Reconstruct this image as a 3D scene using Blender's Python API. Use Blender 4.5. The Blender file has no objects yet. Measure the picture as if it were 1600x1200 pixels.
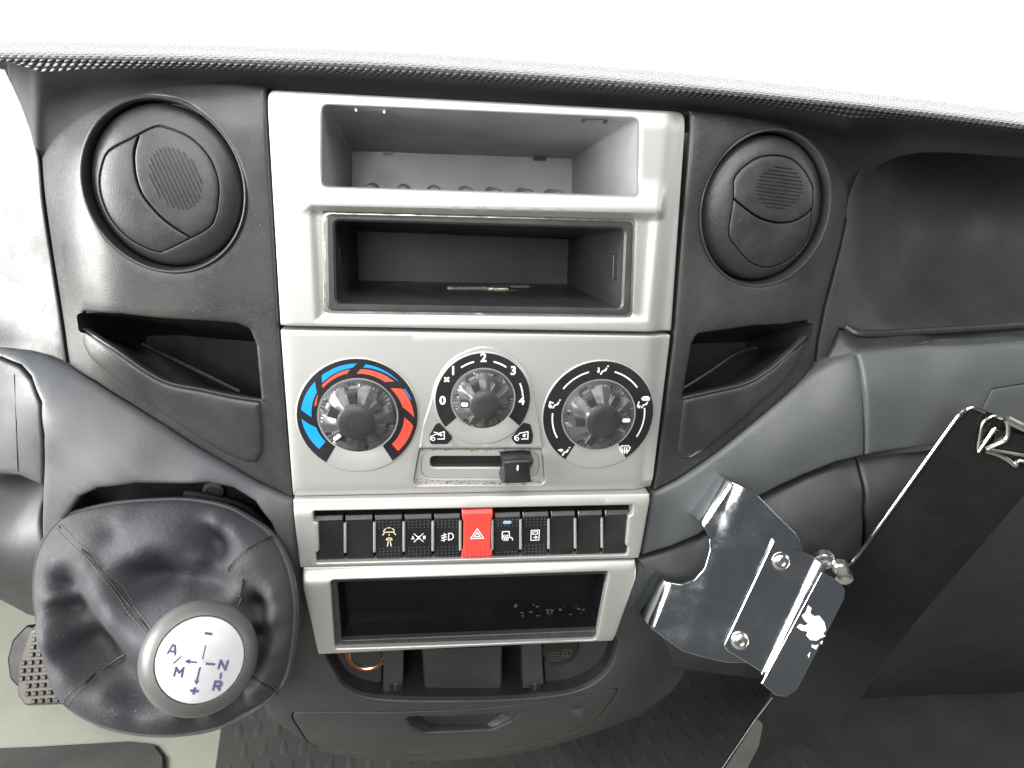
import bpy, math, random
import numpy as np
from mathutils import Vector, Matrix
from mathutils.geometry import delaunay_2d_cdt

random.seed(7)
rng = np.random.default_rng(7)
scene = bpy.context.scene
COL = scene.collection
V = lambda *a: np.array(a, float)
def unit(a):
    a = np.asarray(a, float)
    return a / np.linalg.norm(a)

# ------------------------------------------------------------------ camera
# Fascia frame (mm): u right, v up along the fascia, w out of it towards the
# driver.  The fascia leans back by LEAN in the world.
LEAN = math.radians(10)
F_PX = 1110.0
_d = unit([690 - 800, 4208 - 600, F_PX])
_r = V(9049 - 800, 561 - 600, F_PX); _r = unit(_r - _d * (_r @ _d))
_n = np.cross(_r, _d)
CAM_A = np.stack([_r, -_d, -_n], 1)
CAM_P = -CAM_A.T @ (V((748 - 800) / F_PX, (413 - 600) / F_PX, 1) * 428)
EU = V(1, 0, 0); EV = V(0, math.sin(LEAN), math.cos(LEAN)); EW = V(0, -math.cos(LEAN), math.sin(LEAN))
M3 = np.stack([EU, EV, EW], 1) * 0.001
def W(p):
    return np.asarray(p, float) @ M3.T
UP = V(0, math.cos(LEAN), math.sin(LEAN))          # world up in fascia axes
FWD = V(0, math.sin(LEAN), -math.cos(LEAN))

cam_d = bpy.data.cameras.new('camera')
cam_d.sensor_width = 36; cam_d.lens = F_PX / 1600 * 36
cam_d.clip_start = 0.01; cam_d.clip_end = 100
cam = bpy.data.objects.new('camera', cam_d); COL.objects.link(cam)
R3 = np.stack([EU, EV, EW], 1)
cx, cy, cz = R3 @ CAM_A[0], R3 @ (-CAM_A[1]), R3 @ (-CAM_A[2])
mw = Matrix.Identity(4)
for i in range(3):
    mw[i][0], mw[i][1], mw[i][2] = cx[i], cy[i], cz[i]
    mw[i][3] = W(CAM_P)[i]
cam.matrix_world = mw
scene.camera = cam

# ------------------------------------------------------------------ light
world = bpy.data.worlds.new('World'); scene.world = world; world.use_nodes = True
bg = world.node_tree.nodes['Background']
bg.inputs[0].default_value = (0.95, 0.97, 1.0, 1); bg.inputs[1].default_value = 0.13

def area(name, pos, target, sx, sy, power, col=(1, 1, 1)):
    l = bpy.data.lights.new(name, 'AREA'); l.shape = 'RECTANGLE'; l.size = sx; l.size_y = sy
    l.energy = power; l.color = col
    o = bpy.data.objects.new(name, l); COL.objects.link(o)
    a, b = Vector(W(pos)), Vector(W(target))
    o.location = a
    o.rotation_euler = (b - a).to_track_quat('-Z', 'Y').to_euler()
    return o
area('open_door_light', (-230, 290, 1050), (0, 20, 0), .42, .34, 9.5, (1, .99, .98))
area('driver_window_light', (-850, 100, 220), (-230, 40, -40), .6, .45, 26, (1, 1, .97))
area('passenger_window_light', (1350, 420, 420), (250, 0, 0), .6, .5, 5.0, (.97, 1, .98))
area('overhead_fill_light', (-60, 430, 400), (0, 20, 0), .8, .25, 5.4, (1, 1, 1))  # unseen fill lamp added overhead so the silver fades downwards

vs = scene.view_settings
vs.view_transform = 'Standard'; vs.look = 'None'; vs.exposure = 0.0; vs.gamma = 1
vs.use_curve_mapping = False

# ------------------------------------------------------------------ materials
def new_mat(name):
    m = bpy.data.materials.new(name); m.use_nodes = True
    return m, m.node_tree, m.node_tree.nodes['Principled BSDF']
def noise(nt, vec, scale, detail=2, rough=.5):
    n = nt.nodes.new('ShaderNodeTexNoise'); n.inputs['Scale'].default_value = scale
    n.inputs['Detail'].default_value = detail; n.inputs['Roughness'].default_value = rough
    nt.links.new(vec, n.inputs['Vector']); return n.outputs['Fac']
def ramp(nt, fac, a, b, ca=(0, 0, 0, 1), cb=(1, 1, 1, 1)):
    r = nt.nodes.new('ShaderNodeValToRGB'); e = r.color_ramp.elements
    e[0].position = a; e[1].position = b; e[0].color = ca; e[1].color = cb
    nt.links.new(fac, r.inputs[0]); return r.outputs[0]
def math_n(nt, op, a, b=None):
    n = nt.nodes.new('ShaderNodeMath'); n.operation = op
    for i, s in enumerate((a, b)):
        if s is None: continue
        if isinstance(s, (int, float)): n.inputs[i].default_value = s
        else: nt.links.new(s, n.inputs[i])
    return n.outputs[0]
def mixc(nt, fac, a, b):
    n = nt.nodes.new('ShaderNodeMix'); n.data_type = 'RGBA'
    for s, i in ((fac, 0), (a, 6), (b, 7)):
        if isinstance(s, (tuple, list)): n.inputs[i].default_value = s
        elif isinstance(s, float): n.inputs[i].default_value = s
        else: nt.links.new(s, n.inputs[i])
    return n.outputs[2]
def plastic(name, col, rough=.5, metal=0., grain=900, gstr=.15, dust=0., dustcol=(.42, .38, .32), var=.12, spec=.5, coat=0., smudge=.12):
    m, nt, p = new_mat(name)
    tc = nt.nodes.new('ShaderNodeTexCoord').outputs['Object']
    c = tuple(col) + (1,)
    big = noise(nt, tc, 14, 4, .6)
    dark = tuple(x * (1 - var) for x in col) + (1,); light = tuple(min(1, x * (1 + var)) for x in col) + (1,)
    colr = ramp(nt, big, .3, .7, dark, light)
    if dust > 0:
        s1 = ramp(nt, noise(nt, tc, 1150, 2, .5), .67, .74)
        patch = ramp(nt, noise(nt, tc, 22, 3, .6), .42, .7)
        f = math_n(nt, 'MULTIPLY', math_n(nt, 'MULTIPLY', s1, patch), min(1., dust * .9))
        haze = math_n(nt, 'MULTIPLY', ramp(nt, noise(nt, tc, 9, 5, .65), .45, .75), dust * .16)
        f = math_n(nt, 'MAXIMUM', f, haze)
        colr = mixc(nt, f, colr, tuple(dustcol) + (1,))
    nt.links.new(colr, p.inputs['Base Color'])
    rr = ramp(nt, noise(nt, tc, 35, 5, .7), .25, .75, (max(0, rough - smudge),) * 3 + (1,), (min(1, rough + smudge),) * 3 + (1,))
    nt.links.new(rr, p.inputs['Roughness'])
    p.inputs['Metallic'].default_value = metal
    p.inputs['Specular IOR Level'].default_value = spec
    p.inputs['Coat Weight'].default_value = coat
    p.inputs['Coat Roughness'].default_value = .15
    if gstr > 0:
        b = nt.nodes.new('ShaderNodeBump'); b.inputs['Strength'].default_value = gstr; b.inputs['Distance'].default_value = .0004
        nt.links.new(noise(nt, tc, grain, 2, .5), b.inputs['Height']); nt.links.new(b.outputs[0], p.inputs['Normal'])
    return m
def emit(name, col, s):
    m, nt, p = new_mat(name)
    p.inputs['Base Color'].default_value = (0, 0, 0, 1)
    p.inputs['Emission Color'].default_value = tuple(col) + (1,); p.inputs['Emission Strength'].default_value = s
    return m
MT = dict(
    charcoal=plastic('charcoal_plastic', (.020, .020, .021), .43, grain=1300, gstr=.25, dust=.5),
    brow=plastic('brow_plastic', (.028, .0275, .0275), .6, spec=.4, grain=1300, gstr=.25, dust=.2),
    grey=plastic('grey_plastic', (.055, .058, .065), .5, grain=1500, gstr=.35, dust=.7, dustcol=(.3, .26, .2)),
    grey_r=plastic('grey_plastic_passenger', (.075, .080, .082), .5, grain=1500, gstr=.3, dust=.25),
    dkgrey=plastic('dark_grey_plastic', (.033, .035, .037), .5, grain=1500, gstr=.3, dust=.4),
    silver=plastic('silver_paint', (.47, .465, .445), .47, .65, grain=2600, gstr=.04, var=.015, dust=.06, dustcol=(.3, .26, .2), smudge=.02),
    pocket=plastic('pocket_plastic', (.33, .33, .345), .38, grain=700, gstr=.12, var=.2, dust=.3),
    black=plastic('black_plastic', (.012, .012, .013), .35, grain=1500, gstr=.15, dust=.25),
    blackbox=plastic('black_box_plastic', (.028, .028, .030), .42, grain=1300, gstr=.3, dust=.5, dustcol=(.35, .33, .3)),
    knob=plastic('knob_plastic', (.055, .057, .06), .32, grain=1800, gstr=.1, dust=.5, coat=.2),
    hub=plastic('hub_plastic', (.022, .022, .022), .42, grain=1600, gstr=.25, dust=.4),
    printblack=plastic('print_black', (.012, .012, .013), .4, gstr=0, var=.05),
    white=plastic('print_white', (.8, .8, .8), .5, gstr=0, var=.02),
    cream=plastic('print_cream', (.72, .6, .38), .5, gstr=0, var=.02),
    blue=plastic('print_blue', (.004, .24, .80), .45, gstr=0, var=.03),
    red=plastic('print_red', (.80, .075, .045), .45, gstr=0, var=.03),
    redsw=plastic('red_switch', (.72, .055, .04), .38, grain=1500, gstr=.15, dust=.15, var=.06),
    ink=plastic('ink', (.05, .045, .12), .5, gstr=0, var=.02),
    binblack=plastic('glossy_bin_black', (.004, .004, .005), .38, spec=.3, gstr=0, dust=.05),
    indicator=plastic('indicator', (.25, .38, .5), .3, gstr=0),
    leather=plastic('leather', (.044, .046, .052), .74, spec=.28, grain=420, gstr=.9, dust=1.1, dustcol=(.33, .25, .16), var=.2),
    thread=plastic('thread', (.075, .068, .055), .7, gstr=.2),
    knobgrey=plastic('shift_knob_grey', (.105, .107, .102), .45, .3, grain=1500, gstr=.12, var=.06),
    disc=plastic('shift_disc', (.55, .55, .56), .38, .6, gstr=0, var=.02),
    steel=plastic('polished_steel', (.60, .63, .66), .14, 1., grain=90, gstr=.012, var=.12, smudge=.12, dust=.7, dustcol=(.5, .5, .5)),  # grey dust haze paints in smudges and cloudy cab reflections
    screw=plastic('screw_steel', (.72, .70, .66), .25, 1., gstr=0, var=.1),
    board=plastic('black_gloss_board', (.006, .007, .007), .10, smudge=.04, grain=120, gstr=.03, dust=.12, var=.3),
    metal=plastic('coin_metal', (.72, .68, .60), .3, 1., gstr=0, var=.1),
    brass=plastic('tarnished_ring', (.62, .50, .36), .3, 1., gstr=0, var=.2),
    orange=plastic('orange_ring', (.35, .05, .02), .4, gstr=0, var=.2),
    floor=plastic('beige_floor', (.21, .215, .18), .6, grain=500, gstr=.15, var=.08, dust=.1, dustcol=(.1, .1, .08)),
    mat=plastic('rubber_mat', (.028, .030, .028), .65, grain=700, gstr=.4, dust=.6, dustcol=(.2, .19, .15)),
    pedal=plastic('pedal_rubber', (.085, .075, .06), .6, grain=700, gstr=.3, dust=.4),
    dirt=plastic('dirt', (.10, .07, .04), .9, grain=600, gstr=.8, var=.6),
    chip=plastic('torn_sticker', (.85, .85, .85), .5, gstr=0, var=.02),
    sky=emit('overexposed_daylight', (1, 1, 1), 5.5),
)
def nose_mat():
    m, nt, p = new_mat('embossed_pad')
    p.inputs['Base Color'].default_value = (.045, .045, .047, 1); p.inputs['Roughness'].default_value = .38
    uv = nt.nodes.new('ShaderNodeUVMap').outputs[0]
    vor = nt.nodes.new('ShaderNodeTexVoronoi'); vor.inputs['Scale'].default_value = 1.; vor.inputs['Randomness'].default_value = .06
    nt.links.new(uv, vor.inputs['Vector'])
    h = ramp(nt, vor.outputs['Distance'], .15, .62, (1, 1, 1, 1), (0, 0, 0, 1))
    b = nt.nodes.new('ShaderNodeBump'); b.inputs['Strength'].default_value = 1.; b.inputs['Distance'].default_value = .002
    nt.links.new(h, b.inputs['Height']); nt.links.new(b.outputs[0], p.inputs['Normal'])
    return m
MT['nose'] = nose_mat()

# ------------------------------------------------------------------ helpers
class Frame:
    def __init__(s, o, e1, e2):
        s.o = np.asarray(o, float); s.e1 = unit(e1); e2 = np.asarray(e2, float)
        s.e2 = unit(e2 - s.e1 * (e2 @ s.e1)); s.n = np.cross(s.e1, s.e2)
    def p(s, a, b, c=0):
        return s.o + s.e1 * a + s.e2 * b + s.n * c
    def P(s, arr):
        arr = np.asarray(arr, float).reshape(-1, 3)
        return s.o + arr[:, :1] * s.e1 + arr[:, 1:2] * s.e2 + arr[:, 2:3] * s.n
    def px(s, x, y, c=0):
        ray = CAM_A.T @ V((x - 800) / F_PX, (y - 600) / F_PX, 1)
        t = ((s.o + s.n * c - CAM_P) @ s.n) / (ray @ s.n)
        q = CAM_P + ray * t - s.o
        return V(q @ s.e1, q @ s.e2)
    def pxs(s, pts, c=0):
        return [s.px(x, y, c) for x, y in pts]
FP = Frame((0, 0, 0), (1, 0, 0), (0, 1, 0))
def at(x, y, w=0):
    a = FP.px(x, y, w); return V(a[0], a[1], w)
def plane3(p0, p1, p2):
    """frame through three traced points, first axis p0->p1, facing the cab"""
    a, b, c = at(*p0), at(*p1), at(*p2)
    f = Frame(a, b - a, c - a)
    if f.n @ (CAM_P - a) < 0:
        f = Frame(a, b - a, -(c - a))
    return f

def tps(ctrl, lam=.004, fr=None):
    pts = np.array([at(*c) for c in ctrl]) if fr is None else np.array([(*fr.px(*c), c[2]) for c in ctrl])
    xy = pts[:, :2] / 100.; z = pts[:, 2]; n = len(z)
    def k(d2):
        return np.where(d2 > 1e-12, d2 * np.log(np.maximum(d2, 1e-12)) * .5, 0)
    K = k(((xy[:, None] - xy[None]) ** 2).sum(-1)) + lam * np.eye(n)
    P = np.c_[np.ones(n), xy]
    A = np.block([[K, P], [P.T, np.zeros((3, 3))]])
    s = np.linalg.solve(A, np.r_[z, 0, 0, 0])
    def f(a, b):
        q = np.stack([np.ravel(a), np.ravel(b)], 1) / 100.
        r = k(((q[:, None] - xy[None]) ** 2).sum(-1)) @ s[:n] + np.c_[np.ones(len(q)), q] @ s[n:]
        return r
    return f
def on(x, y, f):
    w = 0.
    for _ in range(12):
        p = at(x, y, w); w = .5 * w + .5 * float(f(p[0], p[1])[0])
    return at(x, y, w)
def ons(pts, f): return [on(x, y, f)[:2] for x, y in pts]

def smooth_path(pts, n=6, closed=False):
    pts = [np.asarray(p, float) for p in pts]; m = len(pts); out = []
    rngk = range(m if closed else m - 1)
    for i in rngk:
        g = (lambda j: pts[j % m]) if closed else (lambda j: pts[min(max(j, 0), m - 1)])
        p0, p1, p2, p3 = g(i - 1), g(i), g(i + 1), g(i + 2)
        for k in range(n):
            t = k / n
            out.append(.5 * ((2 * p1) + (-p0 + p2) * t + (2 * p0 - 5 * p1 + 4 * p2 - p3) * t * t + (-p0 + 3 * p1 - 3 * p2 + p3) * t ** 3))
    if not closed: out.append(pts[-1])
    return out
def rpoly(pts, r, seg=5):
    """round the corners of a polygon (2D); r a number or one per corner"""
    pts = [np.asarray(p, float) for p in pts]; n = len(pts); out = []
    for i in range(n):
        p, a, b = pts[i], pts[i - 1], pts[(i + 1) % n]
        ri = r[i] if isinstance(r, (list, tuple)) else r
        if ri <= 0: out.append(p); continue
        da, db = unit(a - p), unit(b - p)
        ang = math.acos(max(-1, min(1, da @ db)))
        t = min(ri / math.tan(ang / 2), .48 * np.linalg.norm(a - p), .48 * np.linalg.norm(b - p))
        s, e = p + da * t, p + db * t
        for k in range(seg + 1):
            u = k / seg
            out.append((1 - u) ** 2 * s + 2 * u * (1 - u) * p + u * u * e)
    return out
def resample(poly, step):
    out = []
    n = len(poly)
    for i in range(n):
        a, b = np.asarray(poly[i], float), np.asarray(poly[(i + 1) % n], float)
        k = max(1, int(math.ceil(np.linalg.norm(b - a) / step)))
        for j in range(k): out.append(a + (b - a) * j / k)
    res = [out[0]]
    for p in out[1:]:
        if np.linalg.norm(p - res[-1]) > .02: res.append(p)
    if np.linalg.norm(res[0] - res[-1]) < .02: res.pop()
    return res
def sarea(poly):
    p = np.asarray(poly); q = np.roll(p, -1, 0)
    return .5 * (p[:, 0] * q[:, 1] - q[:, 0] * p[:, 1]).sum()
def ccw(poly):
    return list(poly) if sarea(poly) > 0 else list(poly)[::-1]
def offset(poly, d):
    """move a ccw polygon inwards by d"""
    p = np.asarray(ccw(poly)); a = np.roll(p, 1, 0); b = np.roll(p, -1, 0)
    t1 = p - a; t1 /= np.linalg.norm(t1, axis=1)[:, None] + 1e-9
    t2 = b - p; t2 /= np.linalg.norm(t2, axis=1)[:, None] + 1e-9
    n = np.stack([-(t1 + t2)[:, 1], (t1 + t2)[:, 0]], 1); l = np.linalg.norm(n, axis=1)[:, None]
    n /= l + 1e-9
    cosb = np.clip((n * np.stack([-t1[:, 1], t1[:, 0]], 1)).sum(1), .5, 1)[:, None]
    return list(p + n * d / cosb)
def inside(poly, q):
    p = np.asarray(poly); x, y = q[:, 0], q[:, 1]; r = np.zeros(len(q), bool)
    x1, y1 = p[:, 0], p[:, 1]; x2, y2 = np.roll(x1, -1), np.roll(y1, -1)
    for i in range(len(p)):
        c = (y1[i] > y) != (y2[i] > y)
        xi = (x2[i] - x1[i]) * (y - y1[i]) / (y2[i] - y1[i] + 1e-15) + x1[i]
        r ^= c & (x < xi)
    return r
def bdist(poly, q):
    a = np.asarray(poly); b = np.roll(a, -1, 0); ab = b - a; L = (ab ** 2).sum(1) + 1e-12
    out = np.full(len(q), 1e9)
    for i in range(len(a)):
        t = np.clip(((q - a[i]) @ ab[i]) / L[i], 0, 1)
        d = q - (a[i] + t[:, None] * ab[i]); out = np.minimum(out, (d ** 2).sum(1))
    return np.sqrt(out)

class MB:
    def __init__(s, frame=FP):
        s.f = frame; s.v = []; s.fc = []; s.uv = None; s.n = 0
    def add(s, verts, faces, local=True):
        vv = s.f.P(verts) if local else np.asarray(verts, float).reshape(-1, 3)
        s.v.append(vv); s.fc += [tuple(i + s.n for i in f) for f in faces]; s.n += len(vv)
        return s
    # flat plate with holes: front at c1, back at c0, bevelled front edge
    def plate(s, outline, c1, c0, holes=(), bev=.5, step=6.):
        outline = ccw(resample(outline, step)); holes = [ccw(resample(h, step)) for h in holes]
        loops = [(outline, 1)] + [(h, -1) for h in holes]
        ins = [offset(l, bev * sg) for l, sg in loops]
        co, ed = [], []
        for l in ins:
            k = len(co); co += [Vector(p) for p in l]; ed += [(k + i, k + (i + 1) % len(l)) for i in range(len(l))]
        vo, _, fo, *_ = delaunay_2d_cdt(co, ed, [], 0, 1e-5)
        vo = np.array([tuple(p) for p in vo]); cen = np.array([vo[list(f)].mean(0) for f in fo])
        ok = inside(ins[0], cen)
        for h in ins[1:]: ok &= ~inside(h, cen)
        fs = []
        for f, k in zip(fo, ok):
            if k: fs.append(tuple(f) if sarea(vo[list(f)]) > 0 else tuple(f)[::-1])
        s.add(np.c_[vo, np.full(len(vo), c1)], fs)
        for (l, sg), il in zip(loops, ins):
            n = len(l); l = np.asarray(l); il = np.asarray(il)
            vs_ = np.r_[np.c_[il, np.full(n, c1)], np.c_[l, np.full(n, c1 - bev)], np.c_[l, np.full(n, c0)]]
            fs = []
            for r_ in (0, 1):
                for i in range(n):
                    j = (i + 1) % n; q = (r_ * n + i, (r_ + 1) * n + i, (r_ + 1) * n + j, r_ * n + j)
                    fs.append(q if sg > 0 else q[::-1])
            s.add(vs_, fs)
        return s
    # curved sheet: height field with rolled edges and a skirt
    def sheet(s, outline, hfun, holes=(), step=5., roll=3., hroll=2., skirt=12., hskirt=None, extra=(), gap=0.):
        outline = ccw(resample(outline, step * .7))
        if gap: outline = ccw(offset(outline, gap))
        holes = [ccw(resample(h, step * .7)) for h in holes]
        hskirt = skirt if hskirt is None else hskirt
        O = np.asarray(outline); lo, hi = O.min(0), O.max(0)
        gx, gy = np.meshgrid(np.arange(lo[0], hi[0], step), np.arange(lo[1], hi[1], step * .87))
        gx = gx + (np.arange(gx.shape[0]) % 2)[:, None] * step * .5
        g = np.stack([gx.ravel(), gy.ravel()], 1)
        loops = [(outline, roll, 1)] + [(h, hroll, -1) for h in holes]
        def okpts(q, mo, mh):
            k = inside(outline, q); d = bdist(outline, q); k &= d > mo
            for h in holes:
                k &= ~inside(h, q); k &= bdist(h, q) > mh
            return k
        pts = [g[okpts(g, roll + step * .35, hroll + step * .35)]]
        for l, r, sg in loops:
            if r <= 0: continue
            for fr in (.06, .22, .5, 1.):
                q = np.asarray(offset(l, r * fr * sg))
                k = inside(outline, q)
                for h in holes: k &= ~inside(h, q)
                q = q[k]
                if not len(q): continue
                q = q[bdist(l, q) > r * fr * .9]
                if len(q): pts.append(q)
        for e in extra:
            q = np.asarray(e, float); pts.append(q[okpts(q, .3, .3)])
        co, ed = [], []
        for l, r, sg in loops:
            k = len(co); co += [Vector(p) for p in l]; ed += [(k + i, k + (i + 1) % len(l)) for i in range(len(l))]
        nb = len(co)
        for q in pts: co += [Vector(p) for p in q]
        vo, _, fo, *_ = delaunay_2d_cdt(co, ed, [], 0, 1e-4)
        vo = np.array([tuple(p) for p in vo]); cen = np.array([vo[list(f)].mean(0) for f in fo])
        ok = inside(outline, cen)
        for h in holes: ok &= ~inside(h, cen)
        fs = [tuple(f) if sarea(vo[list(f)]) > 0 else tuple(f)[::-1] for f, k in zip(fo, ok) if k]
        def height(q):
            h = np.asarray(hfun(q[:, 0], q[:, 1]), float).ravel().copy()
            for l, r, sg in loops:
                if r <= 0: continue
                d = np.clip(bdist(l, q), 0, r); h -= r - np.sqrt(np.maximum(r * r - (r - d) ** 2, 0))
            return h
        s.add(np.c_[vo, height(vo)], fs)
        for (l, r, sg), sk in zip(loops, [skirt] + [hskirt] * len(holes)):
            if sk <= 0: continue
            l = np.asarray(l); n = len(l); h = height(l)
            vs_ = np.r_[np.c_[l, h], np.c_[l, h - sk]]
            fs = []
            for i in range(n):
                j = (i + 1) % n; q = (i, n + i, n + j, j); fs.append(q if sg > 0 else q[::-1])
            s.add(vs_, fs)
        return s
    def loft(s, loops, closed=True, cap0=False, cap1=False, local=True):
        n = len(loops[0]); vs_ = np.concatenate([np.asarray(l, float) for l in loops]); fs = []
        for r in range(len(loops) - 1):
            for i in range(n if closed else n - 1):
                j = (i + 1) % n; fs.append((r * n + i, r * n + j, (r + 1) * n + j, (r + 1) * n + i))
        if cap0: fs.append(tuple(range(n))[::-1])
        if cap1: fs.append(tuple((len(loops) - 1) * n + i for i in range(n)))
        return s.add(vs_, fs, local)
    def lathe(s, prof, ctr=(0, 0), n=48, ex=1., ey=1.):
        """profile of (radius, height) round the frame normal"""
        loops = []
        for r, h in prof:
            loops.append([(ctr[0] + ex * r * math.cos(2 * math.pi * i / n), ctr[1] + ey * r * math.sin(2 * math.pi * i / n), h) for i in range(n)])
        return s.loft(loops, cap0=False, cap1=False)
    def tube(s, path, r, n=8, local=False, cap=True):
        path = [np.asarray(p, float) for p in path]; loops = []
        ref = V(.13, .31, .94); m = len(path)
        for i, p in enumerate(path):
            t = unit(path[min(i + 1, m - 1)] - path[max(i - 1, 0)])
            a = np.cross(t, ref)
            if np.linalg.norm(a) < .1: a = np.cross(t, V(1, 0, 0))
            a = unit(a); b = np.cross(t, a)
            rr = r[i] if isinstance(r, (list, tuple, np.ndarray)) else r
            loops.append([p + rr * (a * math.cos(2 * math.pi * k / n) + b * math.sin(2 * math.pi * k / n)) for k in range(n)])
        return s.loft(loops, cap0=cap, cap1=cap, local=local)
    def ribbon(s, pts, wd, c, closed=False):
        """flat printed stroke of width wd in the frame plane at height c"""
        pts = [np.asarray(p, float) for p in pts]; n = len(pts); L, R = [], []
        if n < 8:
            for i in range(n if closed else n - 1):
                a, b = pts[i], pts[(i + 1) % n]; t = unit(b - a); nn = V(-t[1], t[0]) * wd / 2
                e0 = t * wd * .42 if (i or closed) else t * 0; e1_ = t * wd * .42 if (i < n - 2 or closed) else t * 0
                q = [a - e0 - nn, b + e1_ - nn, b + e1_ + nn, a - e0 + nn]
                s.add([(*p, c + .004 * i) for p in q], [(0, 1, 2, 3)])
            return s
        for i, p in enumerate(pts):
            a = pts[i - 1] if (i or closed) else p; b = pts[(i + 1) % n] if (i < n - 1 or closed) else p
            t = unit(b - a); nn = V(-t[1], t[0]); L.append(p + nn * wd / 2); R.append(p - nn * wd / 2)
        vs_ = [(*q, c) for q in L] + [(*q, c) for q in R]
        m = n if closed else n - 1
        return s.add(vs_, [(n + i, n + (i + 1) % n, (i + 1) % n, i) for i in range(m)])
    def poly(s, pts, c):
        pts = ccw([np.asarray(p, float) for p in pts])
        return s.add([(*p, c) for p in pts], [tuple(range(len(pts)))])
    def box(s, a0, a1, b0, b1, c0, c1):
        v = [(a, b, c) for c in (c0, c1) for b in (b0, b1) for a in (a0, a1)]
        return s.add(v, [(0, 2, 3, 1), (4, 5, 7, 6), (0, 1, 5, 4), (2, 6, 7, 3), (0, 4, 6, 2), (1, 3, 7, 5)])
    def text(s, ch, pos, size, c, rot=0., bold=.0, squash=1.):
        vs_, fs = glyph(ch, bold); vs_ = vs_ * size
        vs_ = vs_ * V(squash, 1); cr, sr = math.cos(rot), math.sin(rot)
        q = np.stack([vs_[:, 0] * cr - vs_[:, 1] * sr, vs_[:, 0] * sr + vs_[:, 1] * cr], 1) + np.asarray(pos)
        return s.add(np.c_[q, np.full(len(q), c)], fs)
    def build(s, name, mat, root, parent=None, sharp=38, uv=None, label=None, kind=None):
        me = bpy.data.meshes.new(name)
        vv = W(np.concatenate(s.v)); base = np.array(root['_base']) if root is not None and '_base' in root else np.zeros(3)
        me.from_pydata((vv - base).tolist(), [], s.fc)
        me.validate(); me.update()
        me.materials.append(MT[mat])
        for p in me.polygons: p.use_smooth = True
        me.set_sharp_from_angle(angle=math.radians(sharp))
        if uv is not None:
            l = me.uv_layers.new(name='UVMap')
            for lp in me.loops: l.data[lp.index].uv = uv[lp.vertex_index]
        o = bpy.data.objects.new(name, me); COL.objects.link(o)
        if parent is not None: o.parent = parent
        elif root is not None: o.parent = root
        if label: o['label'] = label
        if kind: o['kind'] = kind
        return o
_gl = {}
def glyph(ch, bold):
    if (ch, bold) in _gl: return _gl[(ch, bold)]
    cu = bpy.data.curves.new('t', 'FONT'); cu.body = ch; cu.size = 1; cu.offset = bold; cu.resolution_u = 3
    cu.align_x = 'CENTER'; cu.align_y = 'CENTER'
    o = bpy.data.objects.new('t', cu); COL.objects.link(o)
    dg = bpy.context.evaluated_depsgraph_get(); me = o.evaluated_get(dg).to_mesh()
    v = np.array([tuple(p.co)[:2] for p in me.vertices]); f = [tuple(p.vertices) for p in me.polygons]
    v = v - (v.min(0) + v.max(0)) / 2
    f = [q if sarea(v[list(q)]) > 0 else q[::-1] for q in f]
    o.evaluated_get(dg).to_mesh_clear(); bpy.data.objects.remove(o); bpy.data.curves.remove(cu)
    _gl[(ch, bold)] = (v, f); return v, f
ROOTS = []
def thing(name, label, cat, base, group=None):
    o = bpy.data.objects.new(name, None); COL.objects.link(o)
    b = W(base); o.location = b; o['_base'] = [float(x) for x in b]
    o.empty_display_size = .02; o['label'] = label; o['category'] = cat
    if group: o['group'] = group
    ROOTS.append(o); return o
def arc(cx_, cy_, r, a0, a1, n=24):
    return [V(cx_ + r * math.cos(math.radians(a0 + (a1 - a0) * i / n)), cy_ + r * math.sin(math.radians(a0 + (a1 - a0) * i / n))) for i in range(n + 1)]
def const(c): return lambda a, b: np.full(np.size(a), float(c))
def sst(x, a, b):
    t = np.clip((x - a) / (b - a), 0, 1); return t * t * (3 - 2 * t)

# ================================================================== setting
def struct(name, mb, mat):
    o = mb.build(name, mat, None); o['kind'] = 'structure'; return o
m = MB(); m.add([(-2600, 20, -1300), (2600, 20, -1300), (2600, 1700, -1300), (-2600, 1700, -1300)], [(0, 1, 2, 3)])
struct('sky', m, 'sky')
FL = Frame(CAM_P - UP * 660, (1, 0, 0), FWD)
m = MB(FL); m.add([(-900, -300, 0), (900, -300, 0), (900, 1100, 0), (-900, 1100, 0)], [(0, 1, 2, 3)])
struct('floor', m, 'floor')

# ================================================================== dashboard shell
D = thing('dashboard', 'charcoal and grey moulded plastic dashboard filling the whole picture', 'dashboard', (0, -300, -60))

# -- top pad and brow
XS0 = [-90, 0, 150, 300, 450, 600, 800, 1000, 1150, 1300, 1450, 1600, 1700]
YT0 = [63, 66, 68, 71, 76, 82, 95, 110, 125, 141, 158, 177, 190]
YB0 = [94, 96, 98, 101, 106, 112, 124, 139, 152, 168, 185, 204, 217]
YEW = [(-90, 101, -30), (0, 107, -34), (15, 122, -40), (30, 155, -44), (45, 195, -47), (58, 245, -52), (75, 252, -54), (110, 225, -48), (150, 195, -40), (225, 172, -32), (300, 160, -28), (450, 160, -24), (600, 168, -24), (800, 184, -24), (1000, 200, -26), (1150, 215, -30), (1250, 245, -38), (1300, 275, -48), (1325, 300, -56), (1350, 285, -60), (1380, 255, -50), (1450, 238, -36), (1600, 246, -34), (1700, 250, -34)]
XS = [q[0] for q in YEW]; YE = [q[1] for q in YEW]; WE = [q[2] for q in YEW]
_k = lambda a: [float(np.interp(x, XS0, a)) for x in XS]
YT, YB = _k(YT0), _k(YB0)
def colcurve(ys, ws): return np.array(smooth_path([at(x, y, w) for x, y, w in zip(XS, ys, ws)], 10))
lerp = lambda a, b, t: [p + (q - p) * t for p, q in zip(a, b)]
n_ = len(XS)
rT = colcurve([y - 3 for y in YT], [-60] * n_)
rTm = colcurve(lerp(YT, YB, .22), [-22] * n_)
rN1 = colcurve(lerp(YT, YB, .48), [2] * n_)
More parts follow.
